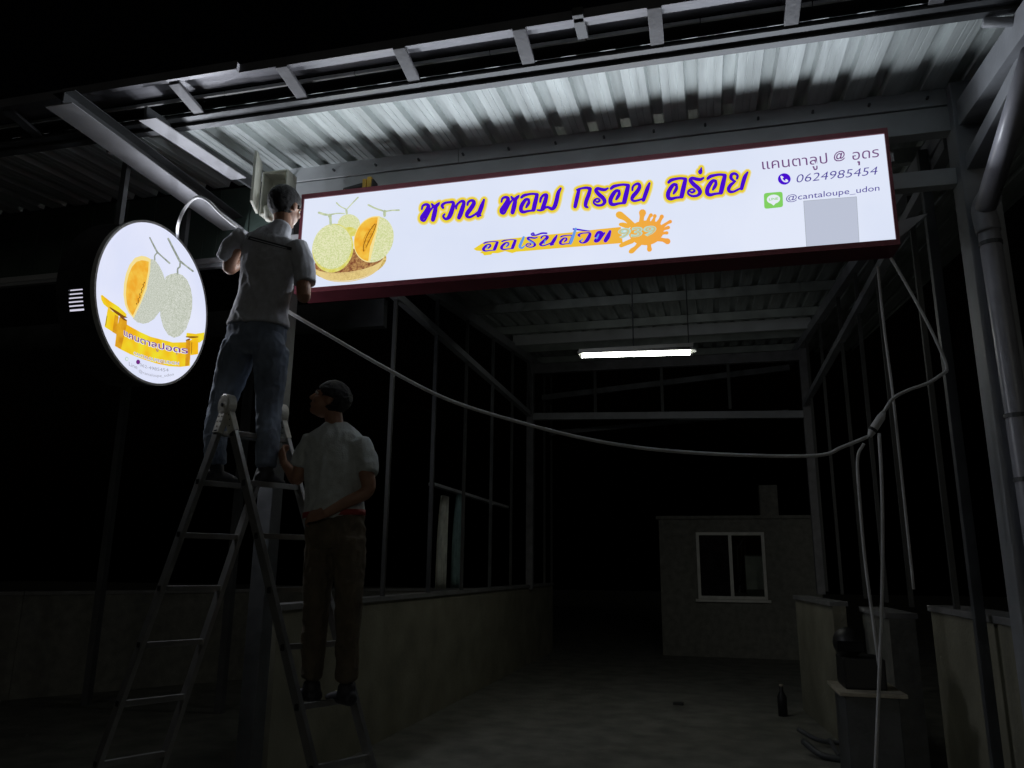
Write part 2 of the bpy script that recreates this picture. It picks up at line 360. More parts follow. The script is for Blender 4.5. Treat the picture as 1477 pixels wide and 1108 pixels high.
sk = empty('rocker_frame', (.95, 7.9, 0), label='dark curved metal rocker frame lying on the concrete floor', cat='frame')
MB().tube(spline([(.72, 7.75, .10), (.85, 7.55, .035), (1.1, 7.5, .03), (1.3, 7.62, .10)], 6), .028, 8).build('rocker', M['dark_steel'], sk, smooth=True)
MB().tube(spline([(.72, 8.2, .12), (.9, 8.1, .05), (1.15, 8.1, .05), (1.3, 8.2, .12)], 6), .022, 8).build('rocker', M['dark_steel'], sk, smooth=True)
MB().tube([(.98, 7.53, .04), (.98, 8.1, .06)], .02, 8).build('crossbar', M['dark_steel'], sk)
bt = empty('bottle', (.70, 9.6, 0), label='small dark bottle standing alone on the floor before the room', cat='bottle')
MB().tube([(.7, 9.6, .0), (.7, 9.6, .2), (.7, 9.6, .26), (.7, 9.6, .31)], [.05, .05, .02, .02], 12).build('body', M['black'], bt, smooth=True)
MB().tube([(.7, 9.6, .31), (.7, 9.6, .33)], .023, 12).build('cap', M['timber'], bt)
MB_ = MB(); MB_.box(-.50, -.38, 9.95, 10.05, 0, .03)
tag(MB_.build('wood_scrap', M['black'], bevel=.008), 'small dark scrap lying in the middle of the floor', 'scrap')
# made-up cloth strips in place of a pale glow beyond the left wall
def cloth(name, x, y0, y1, z0, z1, m, label):
    b = bmesh.new(); n = 24; rows = []
    for j in range(9):
        z = z0 + (z1 - z0) * j / 8; taper = 1 - .35 * (j / 8) ** 3
        rows.append([b.verts.new((x + .03 * math.sin(i * 1.3), y0 + (y1 - y0) * i / n * taper + (y1 - y0) * (1 - taper), z)) for i in range(n + 1)])
    for A, B in zip(rows, rows[1:]):
        for k in range(n): b.faces.new((A[k], A[k + 1], B[k + 1], B[k]))
    r = bmesh.ops.solidify(b, geom=b.faces[:], thickness=.006)
    m_ = MB(); m_.b.free(); m_.b = b
    return tag(m_.build(name, m, smooth=True), label, 'glow_strip', 'cloth strips in place of a glow beyond the low left wall')
pa = atx(655, 870, -3.18); pb = atx(668, 870, -3.18)
cloth('glow_strip', -3.18, 9.05, 9.42, 1.30, 2.42, M['glow_strip'], 'pale cloth strip standing in for a glow left of the wall post')
cloth('glow_strip', -3.18, 9.62, 10.1, 1.30, 2.50, M['teal'], 'dull teal cloth strip standing in for a glow right of the wall post')
tag(MB().box(-3.22, -3.14, 8.8, 12.4, 2.50, 2.535).build('yard_rail', M['grey_steel']), 'thin horizontal rail above the two cloth strips', 'rail')

# ------------------------------------------------------------------ print helpers (flat print on the sign faces)
class Surf:
    def __init__(s, f, nrm): s.f = f; s.n = Vector(nrm)
    def __call__(s, px, py, layer): return s.f(px, py) + s.n * (.0014 * layer)
FY = 4.7; FX = -3.78
MAIN = Surf(lambda a, b: at(a, b, FY), (0, -1, 0))
RND = Surf(lambda a, b: atx(a, b, FX), (1, 0, 0))
class Art:
    def __init__(s, surf): s.s = surf; s.b = bmesh.new()
    def poly(s, pts, layer):
        f = s.b.faces.new([s.b.verts.new(s.s(x, y, layer)) for x, y in pts])
        bmesh.ops.triangulate(s.b, faces=[f]); return s
    def disc(s, x, y, r, layer, n=10, r2=None, rot=0):
        r2 = r2 or r; c, q = math.cos(rot), math.sin(rot)
        return s.poly([(x + c * r * math.cos(a) - q * r2 * math.sin(a), y + q * r * math.cos(a) + c * r2 * math.sin(a)) for a in [2 * math.pi * k / n for k in range(n)]], layer)
    def stroke(s, pts, layer, grow=0.0, n=5, cap=True):
        xf = getattr(pts, 'xf', None)
        if xf:
            k0 = len(s.b.verts); keep = s.s; cx, cy, tx, ty, sx, sy = xf
            s.s = lambda X, Y, l: keep(cx + (X - cx) * sx + tx, cy + (Y - cy) * sy + ty, l)
            s._stroke(pts, layer, grow / ((sx + sy) / 2), n); s.s = keep; return s
        return s._stroke(pts, layer, grow, n)
    def _stroke(s, pts, layer, grow=0.0, n=5):
        P = spline([(a, b, c) for a, b, c in pts], n) if len(pts) > 2 else [Vector(q) for q in pts]
        prev = None
        for i, p in enumerate(P):
            r = max(.25, p.z + grow)
            t = (P[min(i + 1, len(P) - 1)] - P[max(i - 1, 0)]); t.z = 0; t.normalize(); nx, ny = -t.y * r, t.x * r
            cur = (s.b.verts.new(s.s(p.x + nx, p.y + ny, layer)), s.b.verts.new(s.s(p.x - nx, p.y - ny, layer)))
            if prev:
                try: s.b.faces.new((prev[0], prev[1], cur[1], cur[0]))
                except ValueError: pass
            prev = cur
            if grow > 0 or i in (0, len(P) - 1) or r > 1.6: s.disc(p.x, p.y, r * .98, layer, 8 if grow <= 0 else 10)
        return s
    def text(s, body, p0, p1, h, layer, p2=None, bold=0.0, up=None, shear=0.0):
        """fit body's bounding box on the baseline p0-p1 (or the quadratic p0-p1-p2), height h px"""
        cu = bpy.data.curves.new('t', 'FONT'); cu.body = body; cu.offset = bold; cu.shear = shear; cu.resolution_u = 3
        o = bpy.data.objects.new('t', cu); COL.objects.link(o); sync()
        me = o.evaluated_get(bpy.context.evaluated_depsgraph_get()).to_mesh()
        vs = [v.co.copy() for v in me.vertices]; fs = [tuple(p.vertices) for p in me.polygons]
        bpy.data.objects.remove(o); bpy.data.curves.remove(cu)
        if not vs: return s
        x0, x1 = min(v.x for v in vs), max(v.x for v in vs); y0, y1 = min(v.y for v in vs), max(v.y for v in vs)
        p0, p1 = Vector(p0), Vector(p1)
        nv = []
        for v in vs:
            u = (v.x - x0) / (x1 - x0 + 1e-9); w = (v.y - y0) / (y1 - y0 + 1e-9)
            if p2: q = Vector(p2); B = p0 * (1 - u) ** 2 + p1 * 2 * u * (1 - u) + q * u * u; T = ((p1 - p0) * (1 - u) + (q - p1) * u).normalized()
            else: B = p0.lerp(p1, u); T = (p1 - p0).normalized()
            U = Vector(up) if up else Vector((T.y, -T.x))
            B = B + U * h * w; nv.append(s.b.verts.new(s.s(B.x, B.y, layer)))
        for f in fs:
            try: s.b.faces.new([nv[i] for i in f])
            except ValueError: pass
        return s
    def build(s, name, m, parent):
        me = bpy.data.meshes.new(name); bmesh.ops.translate(s.b, verts=s.b.verts, vec=-world_of(parent)); s.b.to_mesh(me); s.b.free(); me.materials.append(m)
        o = bpy.data.objects.new(name, me); COL.objects.link(o); o.parent = parent; return o

E_ = 1.0
PUR = emis('purple_print', (.065, .004, .62)); YEL = emis('yellow_print', (.82, .66, .02)); TAN = emis('tan_print', (.80, .60, .28)); CRE = emis('cream_print', (.84, .76, .30))
MAG = emis('magenta_edge_print', (.10, .0, .13)); NAVY = emis('navy_print', (.07, .045, .30)); LILAC = emis('lilac_print', (.26, .22, .42)); BLU = emis('blue_print', (.13, .33, .80))
WHI = emis('white_print', (.80, .84, .92)); GRN = emis('green_print', (.22, .62, .12)); ORG = emis('orange_yellow_print', (.82, .62, .03), 1, (.88, .36, .06), axis=0)
ICE = emis('pale_blue_print', (.45, .70, .62)); RIND = emis('melon_rind_print', (.60, .66, .30), 1, (.80, .80, .52), scale=120, detail=8, lo=.40, hi=.60)
RIND2 = emis('pale_rind_print', (.42, .46, .36), 1, (.72, .74, .68), scale=150, detail=8, lo=.38, hi=.62)
RINDY = emis('rind_shade_print', (.66, .60, .10), 1, (.76, .74, .25), scale=30)
FLESH = emis('orange_flesh_print', (.86, .40, .03), 1, (.90, .56, .07), scale=16); FLESHL = emis('flesh_rim_print', (.90, .74, .30)); SEED = emis('seed_cavity_print', (.62, .25, .01), 1, (.9, .5, .05), scale=60)
BASK = emis('basket_print', (.36, .20, .03), 1, (.80, .62, .22), scale=70, detail=3); BASKD = emis('basket_inside_print', (.20, .06, .03), 1, (.50, .28, .10), scale=70)
STEM = emis('stem_print', (.42, .50, .32), 1, (.62, .68, .45), scale=40); STEMD = emis('grey_stem_print', (.22, .25, .22), 1, (.42, .46, .40), scale=40)
GOLD = emis('gold_ribbon_print', (.88, .46, .01), 1, (.86, .72, .03), scale=7, detail=1); GOLDD = emis('gold_shade_print', (.62, .26, .01), 1, (.80, .42, .02), scale=14); BRN = emis('brown_print', (.20, .07, .01))
QRP = emis('pale_grey_label', (.50, .54, .66)); GEDGE = emis('grey_line', (.36, .40, .46)); BLK = emis('shadow_print', (.62, .64, .70))
FACE = emis('lit_white_face', (.70, .76, .92), 1.0, (.76, .81, .95), scale=1.2, sample=True)
FACER = emis('lit_white_disc', (.72, .76, .95), 1.0, (.78, .81, .97), scale=2, sample=True)

# ------------------------------------------------------------------ the long sign
sg = empty('light_box_sign', (-.8, 4.82, 3.45), label='long lit white sign with melons in a basket and purple Thai lettering', cat='sign')
SX0, SX1, SZ0, SZ1 = -2.755, 1.155, 3.463, 4.160
MB().box(SX0, SX1, FY, FY + .01, SZ0, SZ1).build('face_panel', FACE, sg)
b = MB(); e = .035; yf = FY - .012; yb = FY + .20
b.box(SX0 - .02, SX1 + .02, yf, yb, SZ1, SZ1 + e); b.box(SX0 - .02, SX1 + .02, yf, yb, SZ0 - e, SZ0)
b.box(SX0 - .02, SX0, yf, yb, SZ0, SZ1); b.box(SX1, SX1 + .02, yf, yb, SZ0, SZ1); b.box(SX0, SX1, yb - .01, yb, SZ0, SZ1)
b.build('frame', M['maroon'], sg)
for x in (-2.4, -.8, .8): MB().box(x - .03, x + .03, yb, 4.94, 3.92, 3.98).build('mount', M['grey_steel'], sg)
p = at(1300, 240, 4.75); MB().box(SX1 + .02, SX1 + .045, 4.72, 4.76, 3.98, 4.04).build('mount', M['white_steel'], sg)
b = MB(); v = [b.b.verts.new(q) for q in [(1.18, 4.9, 3.66), (1.40, 4.9, 3.70), (1.18, 4.9, 3.52), (1.18, 4.93, 3.66), (1.40, 4.93, 3.70), (1.18, 4.93, 3.52)]]
for f in ((0, 1, 2), (5, 4, 3), (0, 3, 4, 1), (1, 4, 5, 2), (2, 5, 3, 0)): b.b.faces.new([v[i] for i in f])
b.build('gusset', M['white_steel'], sg)

def cropA(pts): return [(590 + x / 7.385, 230 + y / 7.385, w / 7.385) for x, y, w in pts]
def cropB(pts): return [(780 + x / 8.206, 230 + y / 8.206, w / 8.206) for x, y, w in pts]
def cropC(pts): return [(940 + x / 9.231, 220 + y / 9.231, w / 9.231) for x, y, w in pts]
def cropD(pts): return [(680 + x / 4.923, 300 + y / 4.923, w / 4.923) for x, y, w in pts]
HO1 = [cropA([(140, 535, 6), (150, 500, 8), (180, 485, 10), (208, 495, 14), (205, 530, 20), (175, 580, 22), (145, 620, 20), (142, 648, 13), (168, 655, 9), (195, 610, 8), (225, 555, 7), (255, 515, 6)]),
       cropA([(245, 480, 6), (262, 500, 12), (285, 505, 14), (310, 485, 13), (325, 468, 5)]), cropA([(290, 505, 15), (275, 580, 20), (258, 648, 18)])]
WO = [cropA([(365, 520, 10), (356, 495, 12), (385, 470, 9), (430, 462, 8), (475, 465, 12), (462, 540, 19), (435, 610, 19), (405, 638, 11), (380, 632, 9), (368, 608, 8), (382, 588, 6)])]
AA = [cropA([(505, 530, 6), (508, 500, 9), (530, 470, 8), (562, 450, 10), (588, 460, 13), (572, 525, 19), (550, 590, 20), (535, 625, 17)])]
NO = [cropA([(625, 490, 7), (632, 465, 9), (655, 445, 9), (688, 448, 13), (692, 478, 18), (660, 530, 19), (624, 580, 18), (620, 610, 12), (650, 620, 9), (700, 595, 8), (740, 565, 8), (775, 540, 8)]),
      cropA([(802, 434, 7), (778, 500, 18), (752, 570, 19), (738, 605, 15)]), cropA([(735, 607, 7), (766, 602, 5)])]
OO = [cropA([(1200, 410, 10), (1225, 390, 12), (1270, 378, 9), (1320, 372, 8), (1370, 378, 10)]), cropA([(1366, 384, 15), (1346, 465, 19), (1328, 542, 18)]),
      cropA([(1322, 550, 7), (1272, 555, 8), (1225, 565, 12), (1198, 552, 16), (1196, 512, 17), (1222, 462, 16), (1250, 432, 12), (1278, 432, 9)]), cropA([(1278, 434, 8), (1278, 465, 12), (1264, 492, 12), (1250, 515, 7)])]
MO = [[(775.5, 303.8, .7), (780, 304.2, 1.0), (785, 303, .8)], [(779.5, 292, 1), (780.5, 287, 1.3), (784, 282.5, 1.3), (788.5, 282, 1.8), (787.5, 288, 2.4), (785, 296, 2.5), (782.5, 302, 2.2)],
      [(783, 302, 1.2), (790, 299.5, 1.2), (796, 302, 1.8), (800, 299, 2.4), (803, 290, 2.5), (805.5, 279, 2.1), (809, 272.5, 1.0)]]
KO = [cropB([(455, 360, 14), (432, 460, 19), (408, 565, 17)]), cropB([(430, 366, 7), (480, 350, 8), (540, 342, 11), (585, 352, 15)]), cropB([(588, 355, 15), (568, 425, 19), (540, 500, 19), (532, 555, 15), (556, 573, 8)])]
RO = [cropB([(795, 348, 7), (760, 365, 13), (715, 360, 15), (672, 350, 13), (655, 375, 17), (690, 420, 19), (740, 465, 19), (758, 508, 17), (730, 543, 11), (675, 550, 9), (632, 525, 8), (636, 488, 7), (675, 470, 6), (700, 492, 8), (672, 510, 8), (652, 500, 5)])]
BO = [cropB([(1085, 372, 7), (1090, 335, 9), (1115, 305, 9), (1158, 295, 12), (1170, 335, 17), (1138, 390, 19), (1095, 440, 19), (1080, 478, 13), (1108, 498, 9), (1160, 488, 8), (1212, 472, 7)]), cropB([(1288, 287, 8), (1264, 350, 19), (1236, 430, 19), (1216, 488, 16)])]
YO = [cropC([(1135, 355, 10), (1142, 315, 12), (1105, 288, 12), (1064, 302, 15), (1055, 345, 17), (1085, 378, 11), (1115, 392, 6)]), cropC([(1100, 402, 9), (1052, 440, 17), (1024, 490, 19), (1040, 528, 15), (1092, 528, 10), (1150, 500, 9), (1188, 482, 8)]),
      cropC([(1275, 272, 8), (1242, 330, 21), (1216, 410, 22), (1196, 488, 19)])]
MEK = [cropC([(660, 210, 3), (656, 240, 12), (647, 265, 24), (648, 280, 15)])]
class XL(list): pass
def xl(pts, xf): r = XL(pts); r.xf = xf; return r
def move(g, dx, dy, sx=1, sy=None, c=None):
    sy = sy or sx
    allp = [p for s_ in g for p in s_]
    cx = (min(p[0] for p in allp) + max(p[0] for p in allp)) / 2; cy = (min(p[1] for p in allp) + max(p[1] for p in allp)) / 2
    if c: dx, dy = c[0] - cx, c[1] - cy
    return [xl(s_, (cx, cy, dx, dy, sx, sy)) for s_ in g]
HEAD = [HO1, WO, AA, NO, move(HO1, 847 / 7.385, -77 / 7.385), OO, MO, KO, RO, move(OO, 0, 0, 1.1, 1.1, (893.9, 281.5)), BO,
        move(OO, 0, 0, 1.08, 1.13, (976.6, 272.8)), move(RO, 0, 0, 1.1, 1.06, (1003.8, 270.6)), move(OO, 0, 0, 1.1, 1.12, (1033.2, 267.3)), YO, MEK]
def letters(groups, layers, parent, name):
    for nm, grow, lay, m in layers:
        a = Art(MAIN)
        for g_ in groups:
            for s_ in g_: a.stroke(s_, lay, grow)
        a.build(nm, m, parent)
letters(HEAD, (('lettering_outline', 5.0, 2, CRE), ('lettering_outline', 4.2, 3, TAN), ('lettering_outline', 3.2, 4, YEL)), sg, '')
for w0, w1 in ((0, 4), (4, 7), (7, 11), (11, 16)): letters(HEAD[w0:w1], (('lettering_edge', .75, 5, MAG), ('headline_word', .42, 6, PUR)), sg, '')
# second line
a = Art(MAIN)
a.poly([(q[0], q[1]) for q in cropD([(15, 292, 0), (60, 262, 0), (100, 238, 0), (200, 226, 0), (400, 205, 0), (700, 175, 0), (900, 152, 0), (1060, 136, 0), (1075, 250, 0), (900, 262, 0), (600, 288, 0), (400, 306, 0), (320, 312, 0), (290, 322, 0), (240, 308, 0), (200, 312, 0), (190, 322, 0), (150, 322, 0), (140, 333, 0), (90, 338, 0), (80, 324, 0), (60, 320, 0), (75, 308, 0), (35, 304, 0)])], 1)
cx, cy = 1235, 178
for qx, qy, r1, r2, ro in ((cx, cy, 118, 88, 0), (1290, 165, 75, 70, 0)):
    q = cropD([(qx, qy, 0)])[0]; a.disc(q[0], q[1], r1 / 4.923, 1, 24, r2 / 4.923, ro)
for sp in ([(1150, 130, 22), (1100, 80, 18), (1055, 52, 26), (1045, 50, 20)], [(1205, 120, 20), (1210, 70, 16), (1215, 35, 26)], [(1250, 110, 18), (1262, 70, 10), (1275, 52, 14)], [(1285, 110, 18), (1298, 75, 9), (1302, 58, 14)],
           [(1320, 120, 20), (1340, 85, 12), (1352, 62, 15)], [(1340, 145, 16), (1385, 112, 10), (1412, 98, 13)], [(1340, 165, 12), (1370, 150, 10), (1398, 140, 13)], [(1330, 190, 14), (1365, 180, 10), (1388, 178, 12)],
           [(1320, 220, 18), (1360, 228, 14), (1392, 238, 22)], [(1260, 240, 20), (1262, 270, 14), (1264, 295, 18)], [(1200, 245, 20), (1170, 280, 14), (1140, 305, 18), (1128, 312, 12)], [(1140, 235, 18), (1090, 255, 16), (1062, 268, 14)], [(1110, 130, 18), (1075, 120, 16), (1058, 118, 12)]):
    a.stroke(cropD(sp), 1, .01)
a.build('orange_splash', ORG, sg)
a = Art(MAIN)
def cD(x, y): q = cropD([(x, y, 0)])[0]; return (q[0], q[1])
L2 = [move(OO, 0, 0, .86, .52, cD(138, 274)), move(OO, 0, 0, .86, .54, cD(266, 262)), move(RO, 0, 0, .80, .58, cD(430, 245)), move(NO, 0, 0, .95, .60, cD(550, 233)),
      move(OO, 0, 0, .78, .50, cD(678, 228)), move(WO, 0, 0, 1.0, .60, cD(802, 215)), [cropD([(880, 205, 7), (900, 178, 10), (925, 182, 12), (905, 215, 14), (880, 236, 10), (905, 235, 5), (945, 180, 6)]), cropD([(985, 168, 8), (970, 205, 15), (952, 234, 13)])],
      [cropD([(425, 188, 4), (440, 180, 4), (445, 192, 4), (430, 196, 4), (460, 195, 4), (500, 182, 5), (535, 182, 5)])], [cropD([(725, 152, 5), (760, 156, 5), (800, 162, 4), (840, 166, 2)])]]
for g_ in L2:
    for s_ in g_: a.stroke(s_, 3, .25)
a.build('second_line_lettering', PUR, sg)
a = Art(MAIN)
for sp in ([(372, 212, 9), (355, 250, 10), (345, 278, 10), (362, 286, 7), (378, 272, 5)], [(742, 150, 8), (728, 190, 10), (712, 235, 11), (704, 256, 8)]): a.stroke(cropD(sp), 4)
for sp in ([(118, 268, 3), (108, 290, 4)], [(262, 258, 3), (246, 278, 4)], [(410, 235, 5), (440, 255, 6)], [(525, 232, 4), (520, 255, 5)], [(905, 190, 4), (890, 220, 6)], [(790, 222, 4), (780, 236, 5)]): a.stroke(cropD(sp), 5)
a.build('lettering_highlight', BLU, sg)
a = Art(MAIN); a.text('939', cD(1045, 222), cD(1318, 198), 15, 3, bold=.05, shear=.1); a.build('number_lettering', ICE, sg)
a = Art(MAIN); a.text('939', cD(1051, 218), cD(1312, 195), 13, 4, bold=-.012, shear=.1); a.build('number_lettering', emis('dull_orange_print', (.62, .52, .25)), sg)
# contact block
def cE(x, y): return (1080 + x / 7.033, 200 + y / 7.033)
a = Art(MAIN); a.text('แคนตาลป', cE(140, 316), cE(800, 252), 15, 2, up=(-.1, -1)); a.text('ู', cE(650, 326), cE(700, 318), 6, 2, up=(-.1, -1))
a.text('@', cE(862, 244), cE(978, 222), 15, 2, bold=.012, up=(0, -1)); a.text('อดร', cE(1050, 222), cE(1320, 188), 11.5, 2, up=(0, -1)); a.text('ุ', cE(1100, 276), cE(1128, 272), 6, 2, up=(0, -1)); a.build('name_lettering', emis('dark_violet_print', (.16, .06, .20)), sg)
a = Art(MAIN); a.text('0624985454', cE(485, 450), cE(1305, 366), 11.6, 2, bold=-.008, up=(0, -1), shear=.15); a.build('phone_number', NAVY, sg)
a = Art(MAIN); a.text('@cantaloupe_udon', cE(378, 655), cE(1325, 548), 11.5, 2, up=(0, -1)); a.build('contact_lettering', NAVY, sg)
a = Art(MAIN); q = cE(360, 412); a.disc(q[0], q[1], 9.2, 2, 28, 8.2); a.build('phone_icon', PUR, sg)
a = Art(MAIN); a.stroke([(*cE(332, 395), 1.4), (*cE(336, 412), 1.0), (*cE(352, 432), 1.0), (*cE(372, 440), 1.0), (*cE(388, 434), 1.5)], 3); a.stroke([(*cE(330, 392), 1.5), (*cE(343, 398), 1.3)], 4); a.stroke([(*cE(390, 434), 1.4), (*cE(378, 424), 1.3)], 4); a.build('phone_icon', WHI, sg)
a = Art(MAIN)
A, B, C_, D_ = cE(152, 556), cE(342, 540), cE(348, 696), cE(158, 716)
def rrect(A, B, C_, D_, r=.16):
    out = []; Q = [Vector(v) for v in (A, B, C_, D_)]
    for i in range(4):
        p, a_, c_ = Q[i], Q[i - 1], Q[(i + 1) % 4]
        p0, p2 = p.lerp(a_, r), p.lerp(c_, r)
        for k in range(5): t = k / 4; v = p0 * (1 - t) ** 2 + p * 2 * t * (1 - t) + p2 * t * t; out.append((v.x, v.y))
    return out
a.poly(rrect(A, B, C_, D_), 2); a.build('messenger_icon', GRN, sg)
a = Art(MAIN); q = cE(250, 618); a.disc(q[0], q[1], 9.6, 3, 24, 6.6, -.1); a.poly([cE(215, 655), cE(290, 640), cE(252, 684)], 4); a.build('messenger_icon', WHI, sg)
a = Art(MAIN); a.text('LINE', cE(205, 634), cE(298, 624), 3.4, 5, bold=.01, up=(0, -1)); a.build('messenger_icon', GRN, sg)
a = Art(MAIN); Q = [cE(556, 636), cE(1092, 592), cE(1120, 1066), cE(586, 1104)]; a.poly([(x, y) for x, y in Q], 1); a.build('blank_label', QRP, sg)
a = Art(MAIN)
for u, v in zip(Q, Q[1:] + Q[:1]): a.stroke([(*u, .35), (*v, .35)], 2)
a.build('label_edge', GEDGE, sg)
# melons
def cM(x, y): return (430 + x / 7.388, 270 + y / 7.388)
def ellp(c, rx, ry, rot, a0=0, a1=360, n=40, f=cM):
    c_, s_ = math.cos(math.radians(rot)), math.sin(math.radians(rot)); out = []
    for k in range(n + 1):
        t = math.radians(a0 + (a1 - a0) * k / n); X, Y = rx * math.cos(t), ry * math.sin(t); out.append(f(c[0] + X * c_ - Y * s_, c[1] + X * s_ + Y * c_))
    return out if a1 - a0 < 360 else out[:-1]
a = Art(MAIN); a.poly(ellp((540, 800), 405, 190, -8, -10, 190), 1); a.build('basket_print', BASK, sg)
a = Art(MAIN); a.poly(ellp((545, 790), 375, 125, -9, 0, 360), 2); a.build('basket_print', BASKD, sg)
a = Art(MAIN)
for k in range(9):
    P = ellp((540, 790 + k * 4), 385 - k * 3, 120 + k * 8, -8, 8 + k * 3, 172 - k * 2, 24)
    a.stroke([(x, y, .55) for x, y in P[::3]], 3, 0, 2)
a.build('basket_print', emis('straw_print', (.78, .60, .25)), sg)
a = Art(MAIN); a.poly(ellp((545, 410), 122, 118, 10), 4); a.build('melon_print', RIND, sg)
a = Art(MAIN); a.poly(ellp((560, 480), 75, 50, 10), 5); a.build('melon_print', RINDY, sg)
a = Art(MAIN); a.poly(ellp((376, 655), 218, 262, 12), 6); a.build('melon_print', RINDY, sg)
a = Art(MAIN); a.poly(ellp((370, 640), 206, 240, 12), 7); a.build('melon_print', RIND, sg)
a = Art(MAIN); a.poly(ellp((812, 562), 205, 252, 22), 6); a.build('melon_print', RIND, sg)
a = Art(MAIN); E1 = ellp((812, 562), 207, 254, 22, 75, 262, 30); a.poly(E1 + [cM(850, 470), cM(790, 640)], 7); a.build('melon_print', FLESHL, sg)
a = Art(MAIN); E1 = ellp((806, 562), 192, 240, 22, 78, 258, 30); a.poly(E1 + [cM(838, 470), cM(775, 640)], 8); a.build('melon_print', FLESH, sg)
a = Art(MAIN); a.stroke([(*cM(835, 400), 1.5), (*cM(790, 470), 4.2), (*cM(740, 570), 5), (*cM(715, 660), 3), (*cM(708, 690), 1)], 9); a.build('melon_print', SEED, sg)
a = Art(MAIN)
for P in ([(828, 400), (775, 470), (730, 560), (706, 640), (705, 690)], [(840, 405), (815, 480), (770, 570), (738, 640)]): a.stroke([(*cM(*q), .5) for q in P], 10)
a.build('melon_print', BRN, sg)
a = Art(MAIN)
for P in ([(358, 405, 13), (355, 350, 14), (348, 312, 20)], [(232, 282, 12), (290, 300, 12), (345, 308, 10)], [(360, 302, 8), (430, 290, 6), (500, 292, 7)], [(528, 290, 12), (524, 255, 12)], [(420, 178, 8), (460, 215, 6), (520, 245, 6)], [(530, 245, 6), (590, 180, 6), (648, 120, 8)],
          [(930, 315, 14), (932, 268, 16)], [(758, 200, 10), (830, 235, 9), (910, 262, 9)], [(945, 268, 8), (1010, 258, 7), (1085, 256, 9)]): a.stroke([(*cM(x, y), w / 7.388) for x, y, w in P], 11)
a.build('stem_print', STEM, sg)
# unseen spots added before the face, aimed up to brighten the canopy
for i in range(16):
    for z in (3.70,):
        l = bpy.data.lights.new('sign_boost_spot', 'SPOT'); l.energy = 5.4; l.spot_size = math.radians(146); l.spot_blend = .25; l.shadow_soft_size = 0; l.color = (.86, .92, 1)
        o = bpy.data.objects.new('sign_boost_spot', l); COL.objects.link(o); o.parent = sg
        o.location = Vector((SX0 + .12 + i * (SX1 - SX0 - .24) / 15, FY - .07, z)) - sg.location; o.rotation_euler = (math.radians(-111), 0, 0)

# ------------------------------------------------------------------ round projecting sign
CY, CZ, CR = 4.536, 3.377, .588
rs = empty('round_sign', (-3.93, CY, 3.98), label='round lit sign with cut melons hanging from the canopy girder', cat='sign')
n = 72
MB().tube([(FX, CY, CZ), (FX - .012, CY, CZ)], CR - .012, n, side=(0, 0, 1)).build('face_panel', FACER, rs)
b = MB(); rg = []
for r_, x_ in ((CR - .012, FX + .004), (CR + .004, FX + .004), (CR + .004, FX - .03)):
    rg.append([b.b.verts.new((x_, CY + r_ * math.cos(2 * math.pi * k / n), CZ + r_ * math.sin(2 * math.pi * k / n))) for k in range(n)])
for A_, B_ in zip(rg, rg[1:]):
    for k in range(n): b.b.faces.new((A_[k], A_[(k + 1) % n], B_[(k + 1) % n], B_[k]))
b.build('edge_trim', M['rimlight'], rs, smooth=False)
# casing with a vent opening facing the street
va = math.atan2(3.10 - CZ, 3.62 - CY)
b = MB(); X_ = [FX - .012, FX - .09, FX - .20, FX - .30]; N2 = 96; rings = []
for x_ in X_: rings.append([b.b.verts.new((x_, CY + CR * math.cos(2 * math.pi * k / N2), CZ + CR * math.sin(2 * math.pi * k / N2))) for k in range(N2)])
vk = [k % N2 for k in range(round((math.pi + .12) / (2 * math.pi) * N2), round((math.pi + .38) / (2 * math.pi) * N2))]
for i in range(3):
    for k in range(N2):
        if i == 1 and k in vk: continue
        b.b.faces.new((rings[i][k], rings[i][(k + 1) % N2], rings[i + 1][(k + 1) % N2], rings[i + 1][k]))
b.b.faces.new(rings[3]); casing = b.build('casing', M['rimblack'], rs, smooth=False)
kk = len(vk)
b = MB(); bl = MB()
for j in range(6):
    f0 = vk[0] + kk * (j) / 6; ang = 2 * math.pi * (f0 + .50 * kk / 6) / N2; an2 = 2 * math.pi * (f0 + .72 * kk / 6) / N2
    for (A0, A1, mb, rr) in ((2 * math.pi * f0 / N2 - .006, ang, b, CR + .001),):
        P0 = Vector((0, CY + rr * math.cos(A0), CZ + rr * math.sin(A0))); P1 = Vector((0, CY + rr * math.cos(A1), CZ + rr * math.sin(A1))); mid = (P0 + P1) / 2; h = (P1 - P0).length
        mb.box(FX - .20, FX - .09, mid.y - .004, mid.y + .004, min(P0.z, P1.z), max(P0.z, P1.z))
b.build('vent_slat', M['rimblack'], rs)
MB().box(FX - .26, FX - .03, CY - CR * .86, CY - CR * .85, CZ - .215, CZ - .04).build('inner_lamp', emis('inner_led', (.80, .78, .95), .85), rs)
# hanger rods
for y in (4.13, 4.80): MB().box(FX - .06, FX - .02, y - .02, y + .02, CZ + CR * .72 if y < 4.2 else CZ + CR * .88, 4.32).build('hanger', M['dark_steel'], rs)
def R_(*p): return p
